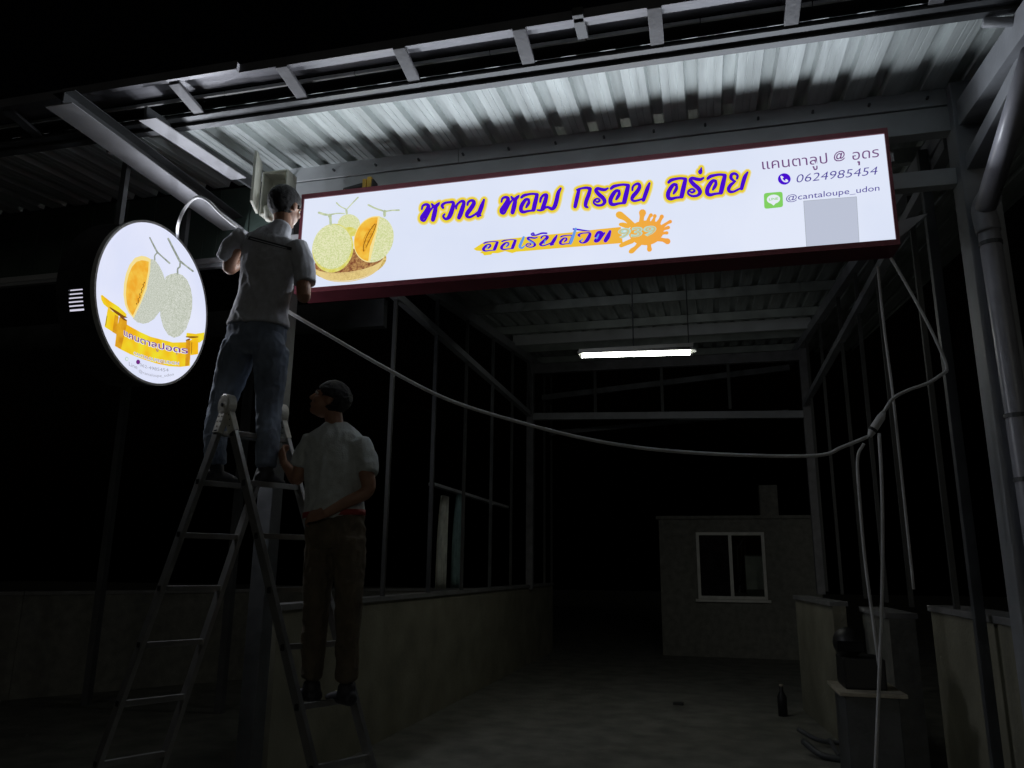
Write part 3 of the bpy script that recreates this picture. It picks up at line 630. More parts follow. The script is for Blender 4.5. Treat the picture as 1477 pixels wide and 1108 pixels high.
# art on the round face; px coordinates
def c5(x, y): return (70 + x / 4.104, 300 + y / 4.104)
def c8(x, y): return (160 + x / 6.929, 320 + y / 6.929)
def c6(x, y): return (130 + x / 7.388, 410 + y / 7.388)
a = Art(RND); a.poly([c8(*q) for q in [(545, 550), (590, 525), (650, 512), (710, 530), (760, 580), (795, 660), (812, 760), (810, 860), (790, 960), (750, 1070), (690, 1140), (630, 1160), (570, 1130), (520, 1050), (492, 940), (490, 850), (520, 700)]], 1); a.build('melon_print', RIND2, rs)
a = Art(RND); a.poly([c8(*q) for q in [(385, 372), (435, 380), (480, 440), (515, 510), (540, 590), (545, 680), (530, 790), (490, 890), (430, 970), (370, 1010), (320, 1020), (260, 1005), (215, 965), (260, 850), (330, 700), (370, 500)]], 2); a.build('melon_print', RIND2, rs)
a = Art(RND); a.poly([c8(*q) for q in [(300, 340), (345, 348), (392, 372), (385, 500), (350, 680), (300, 800), (250, 900), (222, 965), (170, 910), (135, 830), (120, 730), (125, 620), (145, 520), (180, 430), (235, 360)]], 3); a.build('melon_print', FLESHL, rs)
a = Art(RND); a.poly([c8(*q) for q in [(300, 385), (340, 390), (372, 400), (365, 500), (335, 660), (290, 780), (240, 880), (212, 940), (175, 890), (152, 820), (142, 730), (150, 620), (170, 530), (205, 450), (250, 400)]], 4); a.build('melon_print', FLESH, rs)
a = Art(RND)
for i in range(14): t = i / 13; q = c8(325 - 72 * t - 6 * math.sin(i * 2), 610 + 210 * t); a.disc(q[0], q[1], .8, 5, 6, 1.3, .3)
a.build('seed_print', BRN, rs)
a = Art(RND)
for P in ([(380, 160, 7), (415, 230, 8), (455, 305, 9)], [(455, 305, 9), (510, 355, 7), (578, 415, 9)], [(455, 310, 7), (430, 340, 7), (430, 380, 7)], [(565, 170, 10), (615, 270, 10), (680, 395, 11)], [(690, 400, 11), (740, 440, 8), (812, 495, 9)], [(685, 405, 8), (680, 450, 9), (660, 470, 8), (658, 520, 9)]): a.stroke([(*c8(x, y), w / 6.929) for x, y, w in P], 5)
a.build('stem_print', STEMD, rs)
a = Art(RND)  # ribbon main band
a.poly([c6(*q) for q in [(290, 420), (380, 425), (430, 455), (520, 505), (640, 560), (760, 600), (880, 622), (1020, 618), (1060, 615), (1060, 870), (960, 882), (840, 875), (700, 845), (560, 800), (430, 750), (330, 700), (260, 660)]], 2)
a.poly([c6(*q) for q in [(110, 120), (125, 115), (200, 175), (300, 240), (385, 320), (380, 352), (300, 320), (200, 265), (140, 215), (115, 165)]], 2)
a.poly([c6(*q) for q in [(185, 255), (300, 330), (285, 540), (150, 455)]], 2)
a.poly([c6(*q) for q in [(1025, 518), (1120, 530), (1215, 515), (1205, 590), (1160, 625), (1150, 560), (1020, 560)]], 2)
a.poly([c6(*q) for q in [(1060, 600), (1150, 560), (1148, 745), (1065, 760)]], 2)
a.build('ribbon_print', GOLD, rs)
a = Art(RND)
a.poly([c6(*q) for q in [(305, 350), (385, 380), (385, 430), (340, 560), (320, 695), (258, 655), (275, 500)]], 4)
a.poly([c6(*q) for q in [(1015, 590), (1062, 600), (1060, 800), (1045, 868), (1005, 872), (1012, 740)]], 4)
a.poly([c6(*q) for q in [(258, 325), (300, 350), (275, 535), (232, 510)]], 3)
a.build('ribbon_print', GOLDD, rs)
a = Art(RND)
for P in ([(200, 248, 4), (270, 300, 14), (340, 345, 12), (385, 355, 3)], [(310, 345, 3), (350, 372, 10), (380, 390, 4)], [(1015, 562, 5), (1080, 565, 9), (1140, 563, 5)], [(1015, 598, 5), (1050, 588, 9)], [(170, 340, 3), (155, 440, 3)], [(1075, 620, 3), (1072, 740, 3)]): a.stroke([(*c6(x, y), w / 7.388) for x, y, w in P], 5)
a.build('ribbon_fold_print', BRN, rs)
a = Art(RND)
T1 = (c6(350, 545), c6(590, 690), c6(1030, 742))
a.text('แคนตาลปอดร', T1[0], T1[1], 9.5, 7, p2=T1[2], bold=.012, up=(0, -1)); a.text('ู', c6(690, 716), c6(715, 722), 3.5, 7, up=(0, -1)); a.text('ุ', c6(905, 752), c6(915, 754), 3, 7, up=(0, -1))
a.build('name_lettering', emis('violet_print', (.17, .03, .30)), rs)
a = Art(RND); a.text('แคนตาลปอดร', (T1[0][0] - .3, T1[0][1] + .8), (T1[1][0], T1[1][1] + .8), 10.5, 6, p2=(T1[2][0] + .3, T1[2][1] + .8), bold=.055, up=(0, -1)); a.build('lettering_outline', WHI, rs)
T2 = (c6(455, 755), c6(650, 845), c6(935, 868))
a = Art(RND); a.text('CANTALOUPE@UDON', (T2[0][0] - .4, T2[0][1] + .8), (T2[1][0], T2[1][1] + .8), 6.6, 6, p2=(T2[2][0] + .4, T2[2][1] + .8), bold=.06, up=(0, -1)); a.build('lettering_outline', WHI, rs)
a = Art(RND); a.text('CANTALOUPE@UDON', T2[0], T2[1], 5.4, 7, p2=T2[2], up=(0, -1)); a.build('name_lettering', LILAC, rs)
a = Art(RND); a.text('062-4985454', c6(525, 872), c6(660, 930), 4.6, 2, p2=c6(832, 932), up=(0, -1)); a.text('Line', c6(410, 868), c6(500, 908), 5.5, 2, up=(0, -1)); a.text('@cantaloupe_udon', c6(515, 945), c6(680, 1030), 5.6, 2, p2=c6(888, 982), up=(0, -1)); a.build('contact_lettering', emis('grey_print', (.33, .34, .40)), rs)
a = Art(RND); q = c6(500, 830); a.disc(q[0], q[1], 2.9, 6, 18, 3.4); a.build('phone_icon', emis('plum_print', (.16, .02, .22)), rs)
a = Art(RND); q = c6(388, 797); a.disc(q[0], q[1], 2.4, 1, 16, 3.0); a.build('messenger_icon', emis('pale_green_print', (.45, .60, .52)), rs)
a = Art(RND); q = c6(388, 797); a.disc(q[0], q[1], 1.6, 2, 16, 2.1); a.build('messenger_icon', WHI, rs)
for i in range(6):  # unseen spots added before the disc to strengthen its light
    t = 2 * math.pi * i / 6
    l = bpy.data.lights.new('sign_boost_spot', 'SPOT'); l.energy = 10.5; l.spot_size = math.radians(176); l.spot_blend = .6; l.shadow_soft_size = 0; l.color = (.86, .9, 1)
    o = bpy.data.objects.new('sign_boost_spot', l); COL.objects.link(o); o.parent = rs
    o.location = Vector((FX + .04, CY + .33 * math.cos(t), CZ + .33 * math.sin(t))) - rs.location; o.rotation_euler = (0, math.radians(-90), 0)

# ------------------------------------------------------------------ pipes, cables, boxes
dp = empty('downpipe', (1.66, 4.78, 0), label='grey round downpipe with an elbow strapped to the right column', cat='pipe')
e0 = at(1420, 303, 4.80)
MB().tube([at(1492, 74, 3.75), e0], .058, 20).build('upper_pipe', M['pvc'], dp, smooth=True)
low = at(1428, 345, 4.80); MB().tube([at(1424, 318, 4.80), low, at(1488, 740, 4.80), Vector((1.72, 4.80, 0))], .058, 20).build('lower_pipe', M['pvc'], dp, smooth=True)
MB().tube(spline([at(1428, 282, 4.72), at(1419, 300, 4.80), at(1423, 322, 4.80), at(1426, 335, 4.80)], 4), .066, 20).build('elbow', M['pvc'], dp, smooth=True)
for yy, xx in ((352, 1429), (600, 1466), (692, 1480)):
    c = at(xx, yy, 4.80); MB().tube([c - Vector((0, 0, .012)), c + Vector((0, 0, .012))], .062, 20).build('strap', M['dark_steel'], dp)
sp = at(1418, 33, 3.95); ep = at(1500, 30, 3.95)
tag(MB().tube([sp, sp.lerp(ep, .5), ep], .026, 12).build('conduit', M['grey_steel'], smooth=True), 'short grey conduit end crossing the canopy above the right girder', 'pipe')
def cable(name, pts, r, label, m='cable', k=8):
    return MB().tube(spline(pts, k), r, 8).build(name, M[m], smooth=True)
c1 = empty('hanging_cable', at(420, 452, 4.2), label='long white cable sagging from the worker to the right of the shed', cat='cable')
P = [at(405, 440, 4.3), at(420, 452, 4.2), at(480, 487, 4.25), at(560, 533, 4.35), at(650, 578, 4.45), at(760, 612, 4.6), at(860, 636, 4.7), at(960, 650, 4.8), at(1080, 657, 4.85), at(1180, 657, 4.85), at(1215, 645, 4.85), at(1252, 630, 4.85)]
MB().tube(spline(P, 8), .0115, 8).build('lead', M['cable'], c1, smooth=True)
MB().tube([at(1254, 630, 4.85), at(1258, 622, 4.85), at(1271, 602, 4.85), at(1275, 594, 4.85)], [.012, .024, .024, .012], 12).build('connector', M['cable'], c1, smooth=True)
MB().tube([at(1257.5, 622, 4.85), at(1260, 618.5, 4.85)], .0255, 12).build('tape', M['black'], c1)
MB().tube(spline([at(1275, 594, 4.85), at(1288, 575, 4.85), at(1310, 563, 4.85), at(1340, 552, 4.86), at(1366, 535, 4.86)], 6), .010, 8).build('lead', M['cable'], c1, smooth=True)
MB().tube(spline([at(1366, 535, 4.86), at(1362, 518, 4.86), at(1340, 470, 4.86), at(1310, 415, 4.86), at(1285, 372, 4.86)], 6), .009, 8).build('lead', M['cable'], c1, smooth=True)
tag(cable('drop_cable', [at(1266, 385, 4.88), at(1275, 470, 4.88), at(1288, 570, 4.88), at(1300, 680, 4.9), at(1318, 850, 4.95)], .008, ''), 'thin cable falling straight from the right end of the sign', 'cable')
tag(cable('drop_cable', [at(1268, 625, 4.84), at(1272, 700, 4.84), at(1273, 800, 4.84), at(1270, 930, 4.84), at(1262, 1130, 4.84)], .010, ''), 'white cable dropping to the floor below the cable connector', 'cable')
tag(cable('drop_cable', [at(1246, 640, 4.85), at(1237, 662, 4.85), at(1240, 720, 4.84), at(1248, 810, 4.84), at(1260, 900, 4.84), at(1268, 960, 4.86)], .009, ''), 'short cable kinked left of the connector before it drops', 'cable')
tag(cable('sign_cable', [atx(256, 345, FX - .05), at(257, 325, 4.35), at(266, 302, 4.3), at(283, 285, 4.25), at(300, 290, 4.25), at(318, 308, 4.3), at(342, 328, 4.4)], .011, '', k=6), 'pale cable arching over the girder to the round sign', 'cable')
# open enclosure behind the worker's head
bx = empty('junction_box', at(395, 300, 4.62), label='open beige electrical enclosure behind the head of the upper worker', cat='electrical box')
q = at(378, 300, 4.62)
b = MB(); X0, X1, Z0, Z1 = at(380, 290, 4.62).x, at(416, 290, 4.62).x, at(390, 312, 4.62).z, at(400, 250, 4.62).z
for bb in ((X0, X1, 4.70, 4.71, Z0, Z1), (X0, X0 + .012, 4.58, 4.70, Z0, Z1), (X1 - .012, X1, 4.58, 4.70, Z0, Z1), (X0 + .012, X1 - .012, 4.58, 4.70, Z1 - .012, Z1), (X0 + .012, X1 - .012, 4.58, 4.70, Z0, Z0 + .012)): b.box(*bb)
b.build('enclosure', M['box'], bx, bevel=.002)
b = MB(); A0 = at(370, 268, 4.45); b.bar((X0 - .01, 4.57, (Z0 + Z1) / 2 + .03), (X0 + .062, 4.38, (Z0 + Z1) / 2 + .03), .02, Z1 - Z0 + .05); b.build('door', M['box'], bx, bevel=.004)
for i in range(3): MB().box(X0 + .03 + i * .035, X0 + .055 + i * .035, 4.64, 4.69, Z0 + .08, Z0 + .16).build('breaker', M['black'], bx, bevel=.002)
MB().tube([at(388, 316, 4.5), at(386, 300, 4.55)], .028, 10).build('gland', M['box'], bx, smooth=True)
# drill lying on the sign's top edge
dr = empty('cordless_drill', at(512, 268, 4.78), label='yellow and black cordless drill lying on top of the long sign', cat='drill')
zt = SZ1 + e
q0, q1 = at(494, 262, 4.78).x, at(540, 255, 4.78).x
MB().tube([(q0 + .02, 4.78, zt + .042), (q1 - .08, 4.78, zt + .05)], [.022, .036], 14).build('chuck', M['black'], dr, smooth=True)
MB().box(q1 - .075, q1 - .045, 4.74, 4.82, zt + .008, zt + .10).build('housing', M['yellow'], dr, bevel=.008)
MB().box(q1 - .040, q1 - .004, 4.74, 4.82, zt + .008, zt + .112).build('battery', M['yellow'], dr, bevel=.008)
MB().box(q1 - .004, q1 + .012, 4.74, 4.82, zt + .004, zt + .09).build('battery_clip', M['black'], dr, bevel=.004)
MB().tube([(q0 - .01, 4.76, zt + .014), (q0 + .04, 4.76, zt + .03)], .012, 8).build('bit_holder', M['yellow'], dr, smooth=True)
tag(MB().box(at(448, 282, 4.78).x, at(473, 282, 4.78).x, 4.76, 4.80, zt, zt + .035).build('tape_roll', M['timber'], bevel=.006), 'small pale block on the sign top left of the drill', 'block')

# ------------------------------------------------------------------ ladder
ld = empty('step_ladder', (-2.8, 4.0, 0), label='tall aluminium folding ladder with round hinges under the workers', cat='ladder')
NY = 3.86; Hn = at(328, 585, NY); off = Vector((.16, .30, 0))
def floorpt(px, py): return atz(px, py, 0)
FLn = atz(70, 1300, 0); FRn = atz(500, 1310, 0)
def along(foot, z): t = (Hn.z - z) / Hn.z; return Hn.lerp(foot, t)
ZR = [at(340, y, NY).z for y in (625, 697, 773, 850, 930, 1012, 1096, 1180)]
for foot, sgn in ((FLn, -1), (FRn, 1)):
    for d in (Vector((0, 0, 0)), off):
        tdir = (foot - Hn).normalized()
        b = MB(); b.bar(Hn + d + tdir * .07, foot + d, .062 if True else 0, .026, up=(off.x, off.y, 0)); b.build('stile', M['alu'], ld, bevel=.003)
        b = MB(); b.bar(Hn + d + tdir * .03 - Vector((0, .0, 0)), Hn + d + tdir * .17, .066, .034, up=(off.x, off.y, 0)); pl = b.build('hinge_plate', M['alu_cast'], ld, bevel=.003)
        nrm = off.normalized()
        b = MB()
        for u, v_ in ((.07, .018), (.07, -.018), (.10, .018), (.10, -.018), (.13, .0)):
            c = Hn + d + tdir * u + tdir.cross(nrm) * v_; b.tube([c - nrm * .019, c + nrm * .019], .0045, 8)
        b.build('rivet', M['black'], pl)
        MB().bar(foot + d - tdir * .06, foot + d, .075, .04, up=(off.x, off.y, 0)).build('foot', M['black'], ld, bevel=.004)
    for i, z in enumerate(ZR):
        c = along(foot, z)
        MB().bar(c + nrm * .005, c + off - nrm * .005, .03, .03).build('rung', M['alu'], ld, bevel=.003)
        for d, s_ in ((Vector((0, 0, 0)), -1), (off, 1)):
            cc = c + d + nrm * s_ * .0135
            MB().bar(cc - nrm * .002, cc + nrm * .002, .032, .034).build('rung_socket', M['black'], ld)
for d, s_ in ((Vector((0, 0, 0)), -1), (off, 1)):
    c = Hn + d; nrm = off.normalized()
    h_ = MB().tube([c - nrm * .028, c - nrm * .024, c + nrm * .024, c + nrm * .028], [.058, .064, .064, .058], 32).build('hinge', M['alu_cast'], ld)
    MB().tube([c + nrm * s_ * .028, c + nrm * s_ * .036], .012, 6).build('bolt', M['black'], h_)
    MB().tube([c + nrm * s_ * .027, c + nrm * s_ * .0292], .048, 28).build('boss', M['alu_cast'], h_)

# ------------------------------------------------------------------ people
def remesh(b, name, m, parent, voxel, smooth=6, wr=0.0, wf=9.0, seed=0, folds=()):
    me = bpy.data.meshes.new('tmp'); bmesh.ops.recalc_face_normals(b, faces=b.faces); b.to_mesh(me); b.free()
    o = bpy.data.objects.new('tmp', me); COL.objects.link(o)
    md = o.modifiers.new('r', 'REMESH'); md.mode = 'VOXEL'; md.voxel_size = voxel; md.use_smooth_shade = True
    ms = o.modifiers.new('s', 'SMOOTH'); ms.iterations = smooth; ms.factor = .6
    sync(); dg = bpy.context.evaluated_depsgraph_get(); me2 = bpy.data.meshes.new_from_object(o.evaluated_get(dg), depsgraph=dg)
    bpy.data.objects.remove(o); bpy.data.meshes.remove(me)
    if wr:
        ns = [v.normal.copy() for v in me2.vertices]
        for v, nn in zip(me2.vertices, ns):
            p_ = v.co; w = noise.noise(Vector((p_.x * wf + seed, p_.y * wf, p_.z * wf * .55))) * .7
            w2 = noise.noise(Vector((p_.x * wf * 2.2 + seed, p_.y * wf * 2.2, p_.z * wf * 1.6))); w += .45 * (1 - abs(w2) * 3)
            dd = w * wr
            for (a_, b_, amp, wid) in folds:
                ab = b_ - a_; t = max(0, min(1, (p_ - a_).dot(ab) / ab.length_squared)); dist = (p_ - a_ - ab * t).length
                dd += 1.7 * amp * math.exp(-(dist / wid) ** 2) * math.sin(math.pi * min(1, max(0, t * .9 + .05)))
            v.co = p_ + nn * dd
    off_ = world_of(parent)
    for v in me2.vertices: v.co -= off_
    for p_ in me2.polygons: p_.use_smooth = True
    me2.name = name; me2.materials.clear(); me2.materials.append(m)
    o = bpy.data.objects.new(name, me2); COL.objects.link(o); o.parent = parent; return o
def limb(b, pts, rad, side=(1, 0, 0), n=14, k=5, blunt=False):
    if not isinstance(rad[0], tuple): rad = [(r, r) for r in rad]
    P = spline(pts, k); R = spline([(r[0], r[1], 0) for r in rad], k); rr = [(max(.002, q.x), max(.002, q.y)) for q in R]
    P = [P[0] + (P[0] - P[1]).normalized() * rr[0][0] * .35] + P + [P[-1] + (P[-1] - P[-2]).normalized() * (.006 if blunt else rr[-1][0] * .35)]
    rr = [(rr[0][0] * .6, rr[0][1] * .6)] + rr + [(rr[-1][0] * (.97 if blunt else .6), rr[-1][1] * (.97 if blunt else .6))]
    m_ = MB(); m_.b.free(); m_.b = b; m_.tube(P, rr, n, side=side)
def ellip(b, c, r, rot=None, n=16):
    m_ = MB(); m_.b.free(); m_.b = b; m_.ell(c, r, rot, n)
def hand(b, w, d, nrm, curl=.6, s=1.0, thumb=1):
    """w wrist, d pointing direction, nrm back-of-hand normal"""
    d = d.normalized(); nrm = (nrm - d * nrm.dot(d)).normalized(); r = d.cross(nrm)
    limb(b, [w, w + d * .045 * s, w + d * .085 * s], [(.026 * s, .016 * s), (.040 * s, .015 * s), (.041 * s, .013 * s)], side=r, n=12)
    for i, (o_, L) in enumerate(((-.030, .068), (-.010, .078), (.011, .072), (.030, .056))):
        p0 = w + d * .082 * s + r * o_ * s; dirv = d.copy(); P = [p0]
        for j in range(3):
            a_ = curl * (j + .5) * .8; dv = (d * math.cos(a_) - nrm * math.sin(a_)); P.append(P[-1] + dv * L * s * (.42, .33, .25)[j])
        limb(b, P, [.0095 * s, .009 * s, .0082 * s, .007 * s], side=r, n=8, k=3)
    t0 = w + d * .03 * s - r * .03 * s * thumb
    limb(b, [t0, t0 + (d * .5 - r * thumb * .7 - nrm * .3) * .035 * s, t0 + (d * .9 - r * thumb * .75 - nrm * .6) * .06 * s], [.012 * s, .0105 * s, .0085 * s], side=nrm, n=8, k=3)
def head(b, c, fwd, up, s=1.0):
    """adds skull, jaw, nose, ears, lips; returns frame"""
    fwd = fwd.normalized(); up = (up - fwd * up.dot(fwd)).normalized(); rt = fwd.cross(up)
    R = Matrix((rt, fwd, up)).transposed()
    def L(x, y, z): return c + (rt * x + fwd * y + up * z) * s
    ellip(b, L(0, -.012, .022), (.076 * s, .092 * s, .088 * s), R, 20)
    ellip(b, L(0, .022, -.035), (.060 * s, .070 * s, .075 * s), R, 18)
    ellip(b, L(0, .055, -.085), (.030 * s, .030 * s, .022 * s), R, 12)
    limb(b, [L(0, .085, .012), L(0, .100, -.018), L(0, .104, -.030)], [.008 * s, .012 * s, .014 * s], side=rt, n=8, k=3)
    ellip(b, L(0, .086, -.058), (.022 * s, .010 * s, .008 * s), R, 10)
    for q in (-1, 1):
        ellip(b, L(q * .078, -.008, -.006), (.010 * s, .020 * s, .032 * s), R, 12)
        ellip(b, L(q * .030, .078, .022), (.020 * s, .012 * s, .007 * s), R, 10)
        ellip(b, L(q * .040, .062, -.025), (.022 * s, .022 * s, .02 * s), R, 10)
    return L, R
def hair(parent, L, R, s, front=.35):
    b = bmesh.new()
    bmesh.ops.create_icosphere(b, subdivisions=5, radius=1)
    rem = []
    for v in b.verts:
        x, y, z = v.co; n_ = noise.noise(v.co * 5) * .04 + noise.noise(Vector((v.co.x * 40, v.co.y * 40, v.co.z * 12))) * .02
        lim = -.93 + 1.15 * max(0, y + .10) + noise.noise(v.co * 14) * .10
        if abs(x) > .80 and -.12 < y < .40: lim = max(lim, -.15)
        if z < lim: rem.append(v)
        v.co = Vector((x * .086 * (1 + n_), y * .101 * (1 + n_) - .012, z * .100 * (1 + n_) + .024))
    bmesh.ops.delete(b, geom=rem, context='VERTS')
    for v in b.verts: v.co = L(*v.co)
    bmesh.ops.solidify(b, geom=b.faces[:], thickness=.012)
    off_ = world_of(parent); me = bpy.data.meshes.new('hair')
    bmesh.ops.translate(b, verts=b.verts, vec=-off_); b.to_mesh(me); b.free(); me.materials.append(M['hair'])
    for p_ in me.polygons: p_.use_smooth = True
    o = bpy.data.objects.new('hair', me); COL.objects.link(o); o.parent = parent
def shoe(parent, ankle, d, m):
    b = bmesh.new(); d = d.normalized(); 
    limb(b, [ankle + Vector((0, 0, .02)), ankle - Vector((0, 0, .03))], [.045, .05])
    limb(b, [ankle - d * .05 - Vector((0, 0, .045)), ankle + d * .05 - Vector((0, 0, .045)), ankle + d * .15 - Vector((0, 0, .055))], [(.040, .036), (.045, .034), (.036, .022)], side=(d.y, -d.x, 0))
    remesh(b, 'shoe', m, parent, .008, 4)

# --- upper worker, seen from behind
w1 = empty('person', at(350, 700, 3.95), label='person in a grey tee and jeans on the ladder, back turned, working at the sign', cat='person')
Y1 = 3.97
def a1(x, y, dy=0): return at(x, y, Y1 + dy)
hd = a1(411, 299, .06)
b = bmesh.new()
L, R = head(b, hd, Vector((.16, .97, -.10)), Vector((.10, .16, 1)), 1.12)
limb(b, [a1(398, 350, 0), a1(407, 330, .02), hd + Vector((-.01, -.01, -.03))], [.062, .054, .055])
shL, shR = a1(346, 346, 0), a1(432, 360, 0)
elL, elR = a1(332, 388, .05), a1(438, 428, -.02)
hdL, hdR = a1(392, 330, .47), a1(443, 392, .42)
limb(b, [shL, a1(336, 366, .02), elL, elL.lerp(hdL, .5) + Vector((0, 0, -.02)), hdL], [.050, .045, .038, .034, .024])
limb(b, [shR, a1(437, 392, -.02), elR, elR.lerp(hdR, .5) + Vector((0, 0, -.01)), hdR], [.050, .045, .040, .036, .024])
hand(b, hdL, (hdL - elL) + Vector((0, 0, .05)), Vector((0, -.2, 1)), .7)
hand(b, hdR, (hdR - elR), Vector((0, -.2, 1)), .7)
limb(b, [a1(388, 400), a1(370, 460)], [(.13, .09), (.13, .09)], side=(1, 0, 0))
remesh(b, 'body', M['skin'], w1, .005, 5)
hair(w1, L, R, 1)
for q_ in (-1, 1): MB().ell(L(q_ * .030, .080, .012), (.011, .011, .011), None, 10).build('eye', M['eye'], w1, smooth=True)
# jeans
b = bmesh.new()
hip = a1(370, 478, 0)
limb(b, [a1(376, 452), a1(371, 475), a1(368, 500, .0)], [(.172, .105), (.188, .115), (.190, .12)], side=(1, 0, .12))
kL, kR = a1(321, 583, .07), a1(388, 585, .09)
fL, fR = a1(312, 668, -.0), a1(384, 672, .03)
ellip(b, a1(348, 494, -.045), (.085, .07, .095)); ellip(b, a1(391, 500, -.04), (.085, .07, .095))
limb(b, [a1(347, 498), a1(335, 535, .03), kL, a1(311, 625, .02), fL], [(.104, .105), (.098, .098), (.076, .08), (.066, .07), (.056, .060)])
limb(b, [a1(391, 505), a1(390, 540, .03), kR, a1(386, 628, .05), fR], [(.102, .105), (.096, .098), (.076, .08), (.068, .07), (.058, .062)])
FJ = [(a1(323, 506, -.12), a1(358, 512, -.14), .010, .012), (a1(370, 515, -.12), a1(412, 502, -.12), .010, .012), (a1(325, 520, -.1), a1(350, 515, -.12), -.008, .012)]
for yy in (596, 606, 616, 628): FJ.append((a1(366, yy, -.05), a1(408, yy - 4, -.05), .007, .007)); FJ.append((a1(300, yy, -.05), a1(338, yy - 6, -.05), .007, .007))
remesh(b, 'jeans', M['jeans'], w1, .006, 4, .008, 10, 3, FJ)
b = MB(); 
for qq in ((345, 1), (392, -1)):
    c = a1(qq[0], 494, -.125)
# shirt
b = bmesh.new()
limb(b, [a1(391, 338, .0), a1(388, 352, .0), a1(388, 385, .0), a1(382, 420, .0), a1(375, 450, .0), a1(372, 470, .0)],
     [(.12, .072), (.182, .094), (.188, .106), (.172, .104), (.182, .112), (.200, .128)], side=(1, 0, -.10), n=24, blunt=True)
limb(b, [a1(352, 342), a1(337, 354, .01), a1(327, 374, .03)], [(.070, .070), (.066, .068), (.064, .066)], blunt=True)
limb(b, [a1(428, 356), a1(437, 380, -.01), a1(440, 408, -.02)], [(.070, .070), (.066, .068), (.065, .067)], blunt=True)
limb(b, [a1(408, 326, .02), a1(403, 334, .01), a1(395, 345, .0)], [(.062, .060), (.08, .070), (.12, .08)])
FS = [(a1(350, 380, -.11), a1(372, 440, -.12), .010, .016), (a1(368, 400, -.12), a1(405, 452, -.12), -.016, .022), (a1(383, 395, -.12), a1(412, 446, -.12), .014, .016), (a1(400, 385, -.12), a1(418, 440, -.12), -.014, .018),
      (a1(352, 360, -.11), a1(352, 420, -.12), -.009, .015), (a1(335, 440, -.1), a1(360, 468, -.13), .010, .012), (a1(412, 390, -.1), a1(420, 450, -.1), .014, .012), (a1(340, 370, -.1), a1(338, 430, -.1), .008, .012), (a1(385, 448, -.13), a1(418, 470, -.12), .010, .02)]
FS += [(a1(430, 352, -.1), a1(420, 375, -.12), .008, .012), (a1(360, 350, -.1), a1(345, 372, -.1), -.008, .010), (a1(362, 395, -.12), a1(378, 435, -.13), .009, .010)]
sh = remesh(b, 't_shirt', M['shirt'], w1, .006, 3, .007, 7, 11, FS)
# printed stripe following the back of the shirt
sync()
def onback(px, py, o_, lift=.004):
    d = ray(px, py).normalized(); org = O - o_.matrix_world.translation
    ok, loc, nn, _i = o_.ray_cast(org, d)
    return (loc + o_.matrix_world.translation - d * lift) if ok else at(px, py, Y1 - .12)
def patch(o_, quad, nu, nv, name, m, parent, lift):
    b = bmesh.new(); g_ = []
    Q = [Vector(q) for q in quad]
    for i in range(nu + 1):
        row = []
        for j in range(nv + 1):
            u, v_ = i / nu, j / nv; p_ = (Q[0] * (1 - u) + Q[1] * u) * (1 - v_) + (Q[3] * (1 - u) + Q[2] * u) * v_
            row.append(b.verts.new(onback(p_.x, p_.y, o_, lift)))
        g_.append(row)
    for i in range(nu):
        for j in range(nv): b.faces.new((g_[i][j], g_[i + 1][j], g_[i + 1][j + 1], g_[i][j + 1]))
    r_ = MB(); r_.b.free(); r_.b = b; return r_.build(name, m, parent, smooth=True)
patch(sh, [(356, 339.5), (421, 357), (420, 361.5), (355.5, 345)], 24, 3, 'shirt_print', M['print'], w1, .003)
patch(sh, [(361, 343), (414, 357.8), (414, 359.0), (361, 344.4)], 20, 1, 'shirt_print', M['shirt'], w1, .005)
shoe(w1, fL + Vector((0, 0, -.03)), Vector((.2, 1, 0)), M['shoe']); shoe(w1, fR + Vector((0, 0, -.03)), Vector((.1, 1, 0)), M['shoe'])

# --- second worker lower on the ladder
w2 = empty('person', at(470, 1000, 4.0), label='dim person in a pale shirt standing lower on the ladder beside the long cable', cat='person')
Y2 = 3.95
def a2(x, y, dy=0): return at(x, y, Y2 + dy)
b = bmesh.new(); h2 = a2(476, 578, 0)
L, R = head(b, h2, Vector((-.72, -.28, .30)), Vector((.12, 0, 1)), 1.0)
limb(b, [a2(486, 632, .03), a2(483, 612, .02), h2 + Vector((.01, .01, -.04))], [.060, .050, .052])
s2L, s2R = a2(448, 640, .02), a2(522, 645, .04)
e2L, e2R = a2(428, 692, .0), a2(530, 708, .0)
p2L, p2R = a2(410, 668, .05), a2(468, 742, -.12)
limb(b, [s2L, a2(436, 668, .0), e2L, e2L.lerp(p2L, .6), p2L], [.046, .042, .036, .03, .023])
limb(b, [s2R, a2(528, 680, .0), e2R, e2R.lerp(p2R, .5), p2R], [.046, .044, .038, .032, .024])
hand(b, p2L, Vector((-.3, .2, .5)), Vector((-.6, -.6, .1)), 1.0); hand(b, p2R, Vector((-1, .1, -.1)), Vector((0, -.8, .5)), .9, thumb=-1)
f2L, f2R = a2(450, 984, .03), a2(500, 988, .05)
limb(b, [a2(463, 800, .02), a2(458, 850, .0), a2(452, 900, .03), a2(450, 960, .03)], [.05, .045, .042, .034])
limb(b, [a2(503, 800, .02), a2(502, 850, .02), a2(502, 905, .05), a2(500, 966, .05)], [.05, .045, .042, .034])
limb(b, [a2(485, 660, .03), a2(484, 730, .03)], [(.12, .08), (.10, .07)])
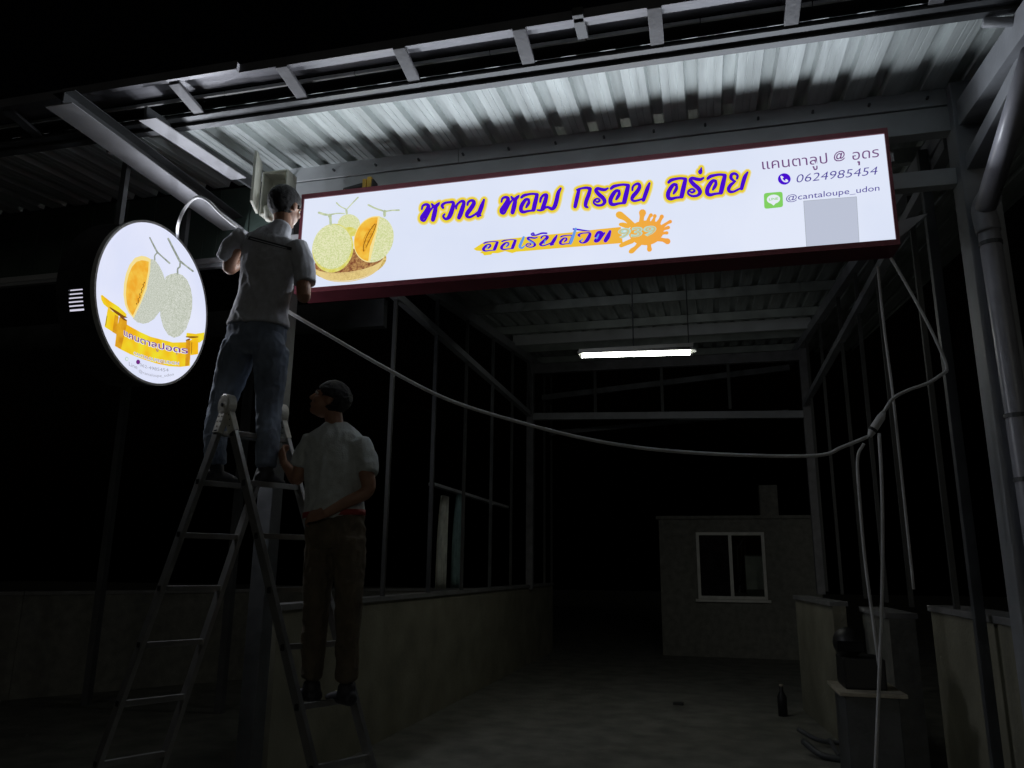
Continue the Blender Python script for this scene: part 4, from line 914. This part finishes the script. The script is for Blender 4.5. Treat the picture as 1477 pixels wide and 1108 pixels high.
remesh(b, 'body', M['skin'], w2, .005, 5)
hair(w2, L, R, 1)
for q_ in (-1, 1): MB().ell(L(q_ * .030, .080, .012), (.011, .011, .011), None, 10).build('eye', M['eye'], w2, smooth=True)
for q_ in (-1, 1): MB().ell(L(q_ * .030, .0905, .012), (.005, .005, .005), None, 8).build('pupil', M['black'], w2, smooth=True)
b = bmesh.new()
limb(b, [a2(485, 618, .02), a2(484, 634, .02), a2(483, 670, .02), a2(482, 710, .02), a2(482, 745, .02)], [(.10, .065), (.165, .095), (.172, .108), (.160, .105), (.168, .115)], side=(1, .25, 0), n=22)
limb(b, [a2(452, 636), a2(440, 655, .0), a2(434, 672, .0)], [.066, .062, .060], blunt=True); limb(b, [a2(518, 640, .03), a2(528, 662, .02), a2(530, 682, .0)], [.066, .062, .060], blunt=True)
s2 = remesh(b, 'shirt', M['shirt2'], w2, .007, 4, .009, 8, 31, [(a2(500, 650, -.09), a2(510, 710, -.09), -.012, .015), (a2(470, 650, -.09), a2(460, 720, -.09), .01, .015), (a2(450, 735, -.09), a2(490, 700, -.1), .012, .012)])
b = bmesh.new()
limb(b, [a2(483, 742, .02), a2(484, 765, .02), a2(484, 785, .02)], [(.158, .105), (.168, .112), (.160, .11)], side=(1, .2, 0))
limb(b, [a2(466, 778, .02), a2(461, 815, .01), a2(457, 860, -.02), a2(453, 920, .0), a2(451, 975, .03)], [.094, .086, .070, .062, .056]); limb(b, [a2(503, 778, .02), a2(503, 815, .02), a2(503, 860, .0), a2(502, 920, .03), a2(500, 978, .05)], [.094, .086, .070, .062, .056])
remesh(b, 'trousers', M['khaki'], w2, .006, 4, .011, 10, 5)
b = MB(); b.tube([a2(482, 738, .02), a2(482, 746, .02)], [(.172, .118), (.172, .118)], 32, side=(1, .25, 0)); b.build('belt', M['belt'], w2, smooth=True)
shoe(w2, f2L + Vector((0, 0, -.02)), Vector((-.8, .5, 0)), M['shoe']); shoe(w2, f2R + Vector((0, 0, -.02)), Vector((-.8, .5, 0)), M['shoe'])
